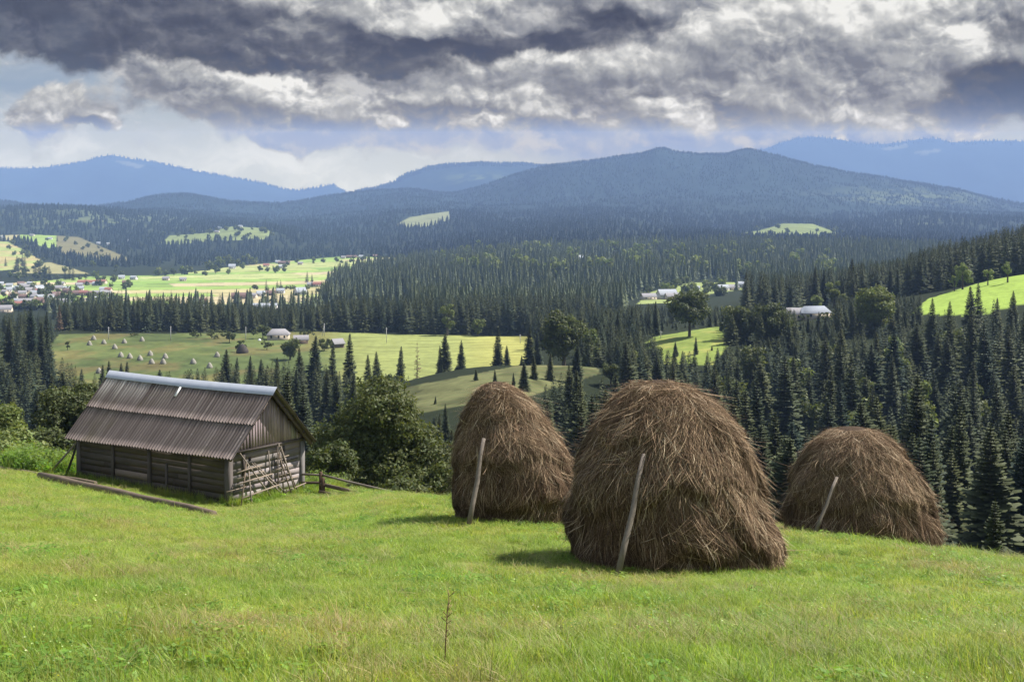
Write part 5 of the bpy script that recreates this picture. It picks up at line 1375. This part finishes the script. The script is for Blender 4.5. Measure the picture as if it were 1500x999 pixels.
for px, row, kind, la in ((47, 346, 0, 'low grey barn on the crest of the left meadow'), (3, 349, 1, 'low house on the crest of the meadow at the left edge'), (73, 351, 1, 'tiny pale hut on the bright crest meadow'), (145, 358, 1, 'white house at the top of the brown meadow, left of its twin'), (157, 359, 1, 'white house at the top of the brown meadow, touching the wood'), (186, 354, 1, 'white house peeping from the wood below the far pasture'),
    (300, 341, 1, 'bright house at the left end of the far hill pasture'), (322, 335, 1, 'tin roofed house on the crest of the far hill pasture'), (352, 333, 1, 'white house right on the crest of the far hill pasture'), (318, 341, 0, 'tan barn below the crest of the far hill pasture'),
    (640, 374, 1, 'white house alone in front of the dark far wood'), (851, 382, 2, 'white roofed house in the clearing of the far wood'), (838, 384, 1, 'pale hut left of the white roofed house in the clearing'), (1047, 355, 2, 'white house at the left end of the far pasture on the right'), (1105, 355, 1, 'white house below the far pasture on the right'), (1092, 350, 0, 'grey house left of the white one below the far pasture'),
    (977, 438, 2, 'white gabled house in the hamlet, left of the round dark tree'), (950, 440, 0, 'grey roofed house at the left end of the hamlet'), (985, 441, 0, 'grey house close right of the white gabled one'), (1058, 426, 1, 'white house behind the round dark tree, left of the pair'), (1072, 425, 0, 'grey house of the pair behind the round dark tree'), (1090, 421, 1, 'tin roofed house at the right end of the hamlet'), (1016, 428, 1, 'tin roof just above the round dark tree'),
    (1232, 414, 1, 'white house seen through the gap of the skyline row'), (1275, 403, 0, 'tan house right in the gap of the skyline row'), (1135, 423, 0, 'grey house at the foot of the skyline row')):
    K = ((14, 9, 3, 3.2, W_BEIGE, R_GREY), (13, 9, 3.2, 3.4, W_WHITE, R_TIN), (18, 12, 4.4, 5, W_WHITE, R_TIN))[kind]
    house(px, row, *K[:4], rv.uniform(-20, 20), K[4], K[5], la, H_L if px < 200 else None, Y1=5200)
# farm at the hay field and the one on the right
house(408, 497, 11, 9, 2.9, 2.6, 4, W_BEIGE, R_GREY, 'small beige farmhouse with a low grey hipped roof at the back of the hay field', hip=.45, Y0=520, Y1=690)
house(441, 503, 7, 5, 2.2, 2.0, 10, W_WOOD, R_GREY, 'grey wooden shed right of the beige farmhouse', Y0=500, Y1=680, win=False, name='shed', cat='shed')
house(494, 509, 5.5, 4.5, 2.2, 2.2, 40, W_WOOD, R_GREY, 'small leaning grey shed at the left end of the yellow field', Y0=500, Y1=680, win=False, name='shed', cat='shed')
house(1193, 466, 13, 9, 2.8, 2.8, 12, W_BEIGE, R_METAL, 'farmhouse with a wide pale metal roof among the trees on the right', hip=.3, Y0=540, Y1=690)
house(1168, 468, 9, 7, 2.8, 2.6, -10, W_BEIGE, R_GREY, 'beige outbuilding left of the metal roofed farmhouse', Y0=540, Y1=690)
house(1101, 462, 8, 6, 2.6, 2.6, 10, W_WOOD, R_RED, 'small red roofed house half hidden by the broad leafy tree', Y0=520, Y1=690)
# round dark stack, white sheet
def small_stack(px, row, hw, hh, seed, col, mat, name, label, cat, group=None):
    p = hit(px, row, 460, 690); r = np.random.default_rng(seed); V = []
    n, L_ = 14, 8
    for i in range(L_):
        s = i / (L_ - 1); rad = hw * max(0.0, 1 - s ** 1.5) ** .75 * (1 - .1 * (s < .1))
        for k in range(n):
            a = 6.283 * k / n; q = rad * (1 + r.uniform(-.08, .08)); V.append((q * math.cos(a), q * math.sin(a), hh * s - .1))
    q = np.array([(i * n + k, i * n + (k + 1) % n, (i + 1) * n + (k + 1) % n, (i + 1) * n + k) for i in range(L_ - 1) for k in range(n)])
    me = np_mesh(name, np.array(V), [q], [mat], np.tile(np.array(col), (len(V), 1)) * r.uniform(.8, 1.2, (len(V), 1)), smooth=True)
    o = obj(name, me); o.location = p; return tag(o, label, cat, group), p
small_stack(355, 517, 3.1, 4.6, 1, (.075, .065, .06), M_HAY, 'brushwood_pile', 'round dark grey brushwood pile on the hay field, left of the farmhouse', 'pile')
small_stack(380, 499, 1.0, 1.2, 2, (.8, .8, .8), M_WHITE, 'covered_heap', 'white covered heap just left of the beige farmhouse', 'heap')
FS = ((137, 498, 'rear one of the leftmost pair'), (131, 506, 'front one of the leftmost pair'), (152, 504, 'third from the left in the upper row'), (168, 511, 'below the middle of the upper row'), (182, 503, 'right of centre in the upper row'), (208, 500, 'right end of the upper row'),
      (177, 523, 'leftmost of the middle row'), (190, 525, 'second of the middle row'), (205, 528, 'third of the middle row'), (220, 521, 'upper one in mid field'), (222, 533, 'lowest of the middle row'), (242, 525, 'upper one of the right pair'), (239, 533, 'lower one of the right pair'), (283, 533, 'alone right of the close pair'), (307, 539, 'lowest right, beside the spruces'), (318, 523, 'just left of the brushwood pile'), (145, 547, 'lowest left, above the barn ridge'))
for k, (px, row, la) in enumerate(FS):
    o, p = small_stack(px, row, 1.45, 2.6, 20 + k, (.33, .31, .265), M_HAY, 'field_haystack', 'pale haystack on the far field, ' + la, 'haystack', 'small pale haystacks on the far hay field')
# power poles
M_CONC = plain('pale_pole_concrete', (.48, .47, .45, 1), (.6, .59, .57, 1))
def pole(px, row, top, la, legs=1):
    p = hit(px, row, 460, 760); hh = (row - top) / F * p.y
    e = empty('power_pole', p); m = MB(); m.tube([(0, 0, -.5), (0, 0, hh)], [.19, .12], 8); m.build('mast', M_CONC, e)
    m = MB(); m.bar((-.7, 0, hh - .5), (.7, 0, hh - .5), .1, .1); m.build('crossarm', M_CONC, e)
    if legs == 2: m = MB(); m.tube([(-1.3, 0, -.5), (0, 0, hh - .8)], [.17, .12], 8); m.build('brace', M_CONC, e)
    tag(e, la, 'power pole', 'pale power poles along the hay field')
for px, row, top, la, n in ((159, 498, 479, 'leftmost pale power pole at the back of the hay field', 1), (250, 499, 478, 'second pale power pole, in the middle of the spruce belt', 1), (360, 498, 479, 'pale power pole left of the beige farmhouse', 1), (475, 493, 474, 'pale power pole with a slanting brace right of the beige farmhouse', 2), (566, 502, 480, 'pale power pole standing in the yellow field', 1), (762, 503, 490, 'short pale pole at the right end of the yellow field', 1), (968, 496, 485, 'short pale pole at the left end of the small green glade', 1)):
    pole(px, row, top, la, n)
for px, row, h, la in ((37, 364, 20, 0), (43, 366, 22, 0), (50, 366, 24, 0), (55, 372, 22, 0), (62, 376, 24, 0), (68, 380, 22, 0), (76, 378, 24, 0), (80, 385, 18, 0), (88, 382, 16, 0), (25, 396, 30, 0), (33, 390, 28, 0), (36, 391, 30, 0), (8, 390, 20, 0), (27, 402, 22, 0), (52, 405, 26, 0), (58, 406, 28, 0), (66, 408, 26, 0), (72, 410, 24, 0), (102, 410, 26, 0), (107, 411, 24, 0), (95, 410, 20, 0), (84, 354, 18, 0)):
    meadow_spruce(px, row, h, 'dark spruce in the rows across the far left meadows', 'spruces across the far left meadows')
for px, row, h, la in ((390, 431, 20, 'single dark spruce among the farms in the middle of the valley'), (406, 428, 16, 'left spruce of the pair among the valley farms'), (411, 428, 17, 'right spruce of the pair among the valley farms'), (450, 414, 18, 'spruce above the right end of the valley farms'), (457, 414, 14, 'smaller spruce above the right end of the valley farms')):
    meadow_spruce(px, row, h, la, None)
# ------------------------------------------------------------------ meadow grass
def grass_material():
    m, t = material('grass_blades')
    a = t.attr('tint'); rnd = t.node('ShaderNodeObjectInfo').outputs['Random']; P = t.geopos()
    n = t.noise(P, .33, 4, .6); n2 = t.noise(P, 1.7, 3, .6)
    c = t.mix(1.0, a, t.ramp(rnd, [(0, (.82, .90, .85)), (.5, (1, 1, 1)), (1, (1.15, 1.10, 1.0))]), 'MULTIPLY')
    c = t.mix(t.ss(n, .38, .68), t.mix(1.0, c, (.84, 1.02, .78, 1), 'MULTIPLY'), t.mix(1.0, c, (1.10, 1.06, 1.0, 1), 'MULTIPLY'))
    c = t.vm('SCALE', c, scale=t.m('MULTIPLY_ADD', n2, .9, .56))
    finish(t, c, .5, spec=.22, trans=.45, tcol=t.mix(1.0, c, (1.25, 1.25, .55, 1), 'MULTIPLY'))
    return m
M_GRASS = grass_material()
def tuft(name, seed, n, rad, hmin, hmax, wid, lean, pal, seg=3):
    r = np.random.default_rng(seed)
    a = r.uniform(0, 6.283, n); q = rad * np.sqrt(r.random(n)); x0, y0 = q * np.cos(a), q * np.sin(a)
    h = r.uniform(hmin, hmax, n); az = r.uniform(0, 6.283, n); ln = np.abs(r.normal(lean, lean * .6, n)) * h
    w = wid * r.uniform(.6, 1.3, n); V = []
    sx, sy = -np.sin(az), np.cos(az)
    ws = [1, .8, 0.08] if seg == 3 else [1, .85, .5, .06]
    for s, k in zip(np.linspace(0, 1, seg), ws):
        x = x0 + np.cos(az) * ln * s ** 1.9; y = y0 + np.sin(az) * ln * s ** 1.9; z = h * (s - .18 * np.minimum(ln / h, 1.2) * s * s) - .01
        V.append(np.stack([x - sx * w * k / 2, y - sy * w * k / 2, z], -1)); V.append(np.stack([x + sx * w * k / 2, y + sy * w * k / 2, z], -1))
    V = np.stack(V, 1).reshape(-1, 3); base = np.arange(n)[:, None] * seg * 2
    f = np.concatenate([base + np.array([2 * i, 2 * i + 1, 2 * i + 3, 2 * i + 2]) for i in range(seg - 1)])
    pp = np.array([p[1] for p in pal], float); ci = r.choice(len(pal), n, p=pp / pp.sum())
    c = np.array([p[0] for p in pal])[ci] * r.uniform(.8, 1.2, (n, 1))
    return np_mesh(name, V, [f], [M_GRASS], np.repeat(c, seg * 2, 0))
G1 = [((.262, .322, .070), 5), ((.32, .355, .085), 4), ((.185, .25, .056), 3), ((.42, .40, .17), 1.3)]
G2 = [((.27, .315, .072), 4), ((.33, .335, .095), 3), ((.40, .36, .18), 1.4), ((.19, .255, .055), 2)]
DRY = [((.33, .265, .145), 4), ((.42, .35, .21), 2), ((.20, .16, .08), 2.5), ((.22, .25, .07), 3)]
def leaf_tuft(name, seed, n, rad, h, ls, col):
    r = np.random.default_rng(seed); V = []; C = []
    for _ in range(n):
        a = r.uniform(0, 6.28); q = rad * math.sqrt(r.random()); p = np.array([q * math.cos(a), q * math.sin(a), h * r.uniform(.3, 1)])
        nr = np.array([r.normal(0, .45), r.normal(0, .45), 1]); nr /= np.linalg.norm(nr); u = np.cross(nr, r.normal(size=3)); u /= np.linalg.norm(u); v = np.cross(nr, u); s = ls * r.uniform(.6, 1.3)
        V += [p - u * s, p - v * s * .5, p + u * s, p + v * s * .5]; C += [np.array(col) * r.uniform(.75, 1.25)] * 4
    return np_mesh(name, np.array(V), [np.arange(len(V)).reshape(-1, 4)], [M_GRASS], np.array(C))
TUFTS = [tuft('a_tuft', 1, 95, .18, .06, .15, .0050, .45, G1), tuft('b_tuft', 2, 95, .18, .05, .17, .0046, .6, G1), tuft('c_tuft', 3, 85, .18, .06, .19, .0048, .55, G2),
         tuft('d_tuft', 4, 60, .16, .06, .19, .0050, .8, DRY), leaf_tuft('e_tuft', 5, 46, .14, .09, .022, (.15, .24, .045)), leaf_tuft('f_tuft', 6, 30, .16, .12, .035, (.20, .29, .06)),
         tuft('g_tuft', 7, 16, .15, .22, .48, .0050, .35, [((.30, .26, .13), 3), ((.16, .19, .045), 2)], 4), tuft('h_tuft', 8, 44, .14, .14, .34, .0085, .55, G1, 4)]
def flower_tuft(name, seed, n, rad, h, s, col):
    r = np.random.default_rng(seed); V = []; C = []
    for _ in range(n):
        a = r.uniform(0, 6.28); q = rad * math.sqrt(r.random()); p = np.array([q * math.cos(a), q * math.sin(a), h * r.uniform(.6, 1.1)])
        for k in range(4):
            d = r.normal(size=3); d /= np.linalg.norm(d); u = np.cross(d, r.normal(size=3)); u /= np.linalg.norm(u); v = np.cross(d, u); e = s * r.uniform(.7, 1.2)
            V += [p - u * e, p - v * e, p + u * e, p + v * e]; C += [np.array(col) * r.uniform(.85, 1.1)] * 4
    return np_mesh(name, np.array(V), [np.arange(len(V)).reshape(-1, 4)], [M_GRASS], np.array(C))
TUFTS += [flower_tuft('i_tuft', 9, 5, .2, .13, .008, (.75, .74, .68)), flower_tuft('j_tuft', 10, 4, .2, .16, .007, (.70, .60, .12))]
def meadow_grass():
    r = np.random.default_rng(5); P = []; S = []; I = []
    for (Ya, Yb, dens, sc) in ((5.6, 10, 62, .92), (10, 16, 42, 1.05), (16, 26, 24, 1.25), (26, 40, 14, 1.5), (40, 62, 8.5, 1.75)):
        um = .47 if Yb > 26 else .47 + .35 * (26 - Ya) / 26
        n = int(um * (Yb ** 2 - Ya ** 2) * dens)
        Y = np.sqrt(r.uniform(Ya ** 2, Yb ** 2, n)); X = r.uniform(-um, um, n) * Y; Z = H(X, Y)
        # not under the stacks or the barn
        ok = np.ones(n, bool)
        for (px, Yc, rd) in ((988, 20.9, 1.62), (757, 28.6, 1.30), (1262, 29.6, 1.66)): ok &= (X - px2X(px, Yc)) ** 2 + ((Y - Yc) / .93) ** 2 > rd ** 2
        c, s = math.cos(R(33)), math.sin(R(33)); lx = (X - BC.x) * c - (Y - BC.y) * s; ly = (X - BC.x) * s + (Y - BC.y) * c
        ok &= ~((lx < .0) & (lx > -BL) & (ly > 0) & (ly < BW))
        X, Y, Z = X[ok], Y[ok], Z[ok]; n = len(X)
        dry = .62 * fbm(X * .50 + 11, Y * .40 + 5, 4) + .38 * fbm(X * 2.1 + 1, Y * 1.6 + 8, 3) + .06 * np.exp(-((Y - 9.0) / 1.6) ** 2) * (X < .3)
        lush = fbm(X * .35 + 3, Y * .35 + 40, 3)
        u = r.random(n)
        pd = .05 + sstep(dry, .53, .66) * .50
        idx = np.where(u < pd, 3, np.where(r.random(n) < .45, 0, np.where(r.random(n) < .6, 1, 2)))
        v = r.random(n)
        idx = np.where((v < .20 * sstep(lush, .40, .58)) & (idx != 3), 4, idx); idx = np.where((v > .955) & (lush > .42), 5, idx)
        idx = np.where((v > .915) & (v < .955) & ((Y < 11) | (dry > .56)), 6, idx); idx = np.where((v > .875) & (v < .915) & (lush > .40), 7, idx)
        long_ = 1 + .5 * sstep(Y, 10.5, 7.0) * sstep(fbm(X * .8, Y * .8 + 9, 3), .42, .6)
        w_ = r.random(n); idx = np.where((w_ > .975) & (lush > .42), 8, idx); idx = np.where(w_ < .008, 9, idx)
        sxy = sc * r.uniform(.8, 1.25, n); sz = (.92 + .12 * (sc - 1)) * r.uniform(.7, 1.2, n) * (.42 + .50 * lush) * long_
        P.append(np.stack([X, Y, Z], -1)); S.append(np.stack([sxy, sxy, sz], -1)); I.append(idx)
    # taller fringe along walls, stacks and the fence
    def fringe(X, Y, k, s0=1.0):
        X, Y = np.asarray(X), np.asarray(Y); n = len(X)
        P.append(np.stack([X, Y, H(X, Y)], -1)); sxy = r.uniform(.8, 1.3, n); S.append(np.stack([sxy, sxy, s0 * r.uniform(.8, 1.5, n)], -1)); I.append(r.choice(k, n))
    for (px, Yc, rd) in ((988, 20.9, 1.72), (757, 28.6, 1.42), (1262, 29.6, 1.78)):
        a = r.uniform(math.pi, 2 * math.pi, 110); q = rd + np.abs(r.normal(0, .2, 110)); fringe(px2X(px, Yc) + q * np.cos(a), Yc + q * .93 * np.sin(a), [0, 1, 2, 4], .8)
    t_ = r.uniform(-9.2, .2, 260); L_ = [barn_pt(x, -.12 - abs(r.normal(0, .25))) for x in t_]; fringe([p.x for p in L_], [p.y for p in L_], [0, 1, 7, 7, 4], 1.2)
    t_ = r.uniform(-.3, 5.5, 200); L_ = [barn_pt(.15 + abs(r.normal(0, .4)), y) for y in t_]; fringe([p.x for p in L_], [p.y for p in L_], [1, 7, 4, 5, 7], 1.35)
    P_, S_, I_ = np.concatenate(P), np.concatenate(S), np.concatenate(I)
    n = len(P_); tl = r.normal(0, .10, (n, 2))
    scatter_object('meadow_grass', P_, S_, r.uniform(0, 6.28, n), I_, TUFTS, tilt=tl)
    return n
N_TUFT = meadow_grass()

# rank weeds between the beam and the pale bushes, and at the fence
def weeds():
    r = np.random.default_rng(9); src = [leaf_tuft('a_weed', 61, 130, .42, .75, .075, (.15, .21, .045)), leaf_tuft('b_weed', 62, 110, .40, .95, .060, (.17, .22, .06)), leaf_tuft('c_weed', 63, 60, .38, .5, .13, (.13, .21, .04)),
               tuft('d_weed', 64, 60, .35, .4, .95, .014, .4, G2, 4)]
    P = []; 
    for (pa, pb, Ya, Yb, n) in ((-60, 66, 47, 60, 430), (66, 108, 55.5, 60, 60), (440, 500, 53, 57, 60), (460, 640, 56, 61, 150)):
        Y = r.uniform(Ya, Yb, n); px = r.uniform(pa, pb, n); X = px2X(px, Y)
        c, s = math.cos(R(33)), math.sin(R(33)); lx = (X - BC.x) * c - (Y - BC.y) * s; ly = (X - BC.x) * s + (Y - BC.y) * c
        ok = ~((lx < .1) & (lx > -BL - .25) & (ly > -.4) & (ly < BW)); X, Y = X[ok], Y[ok]
        if pa < 0: k = (HY - F * H(X, Y) / Y) < np.interp(CX + F * X / Y, [-60, 0, 60, 120], [676, 686, 696, 706]) + 0; X, Y = X[k], Y[k]
        P.append(np.stack([X, Y, H(X, Y)], -1))
    P = np.concatenate(P); n = len(P); sz = r.uniform(.7, 1.35, n) * np.where(P[:, 0] > -9.8, .62, 1.0)
    scatter_object('undergrowth', P, np.stack([sz, sz, sz * r.uniform(.7, 1.3, n)], -1), r.uniform(0, 6.28, n), r.integers(0, 4, n), src)
weeds()

# a few single stalks in the near grass
M_STALK = plain('dry_stalk', (.16, .105, .05, 1), (.26, .19, .09, 1), 8)
def stalk(px, Y, h, la, lean, col=M_STALK):
    g = ground(px, Y); r = np.random.default_rng(int(px)); m = MB()
    m.tube([(0, 0, -.03), (lean * .3, 0, h * .4), (lean * .6, .01, h * .75), (lean, .02, h)], [.0055, .005, .004, .002], 5)
    for k in range(14):
        z = h * r.uniform(.35, .98); x = lean * (z / h); a = r.uniform(0, 6.28); l = r.uniform(.02, .05)
        m.tube([(x, 0, z), (x + l * math.cos(a), l * math.sin(a), z + l * .9)], [.0022, .0035], 4)
    o = m.build('dry_stalk', col); o.location = g; tag(o, la, 'plant', None)
stalk(651, 7.9, .47, 'tall thin brown weed stalk at the lower middle of the grass', .03)
0 and stalk(656, 7.75, .36, 'shorter brown weed stalk touching the tall one', -.03)
0 and stalk(802, 7.8, .30, 'green grey weed stalk right of the brown pair', .05)
0 and stalk(706, 7.75, .26, 'thin dry stalk between the brown pair and the green grey one', -.02)
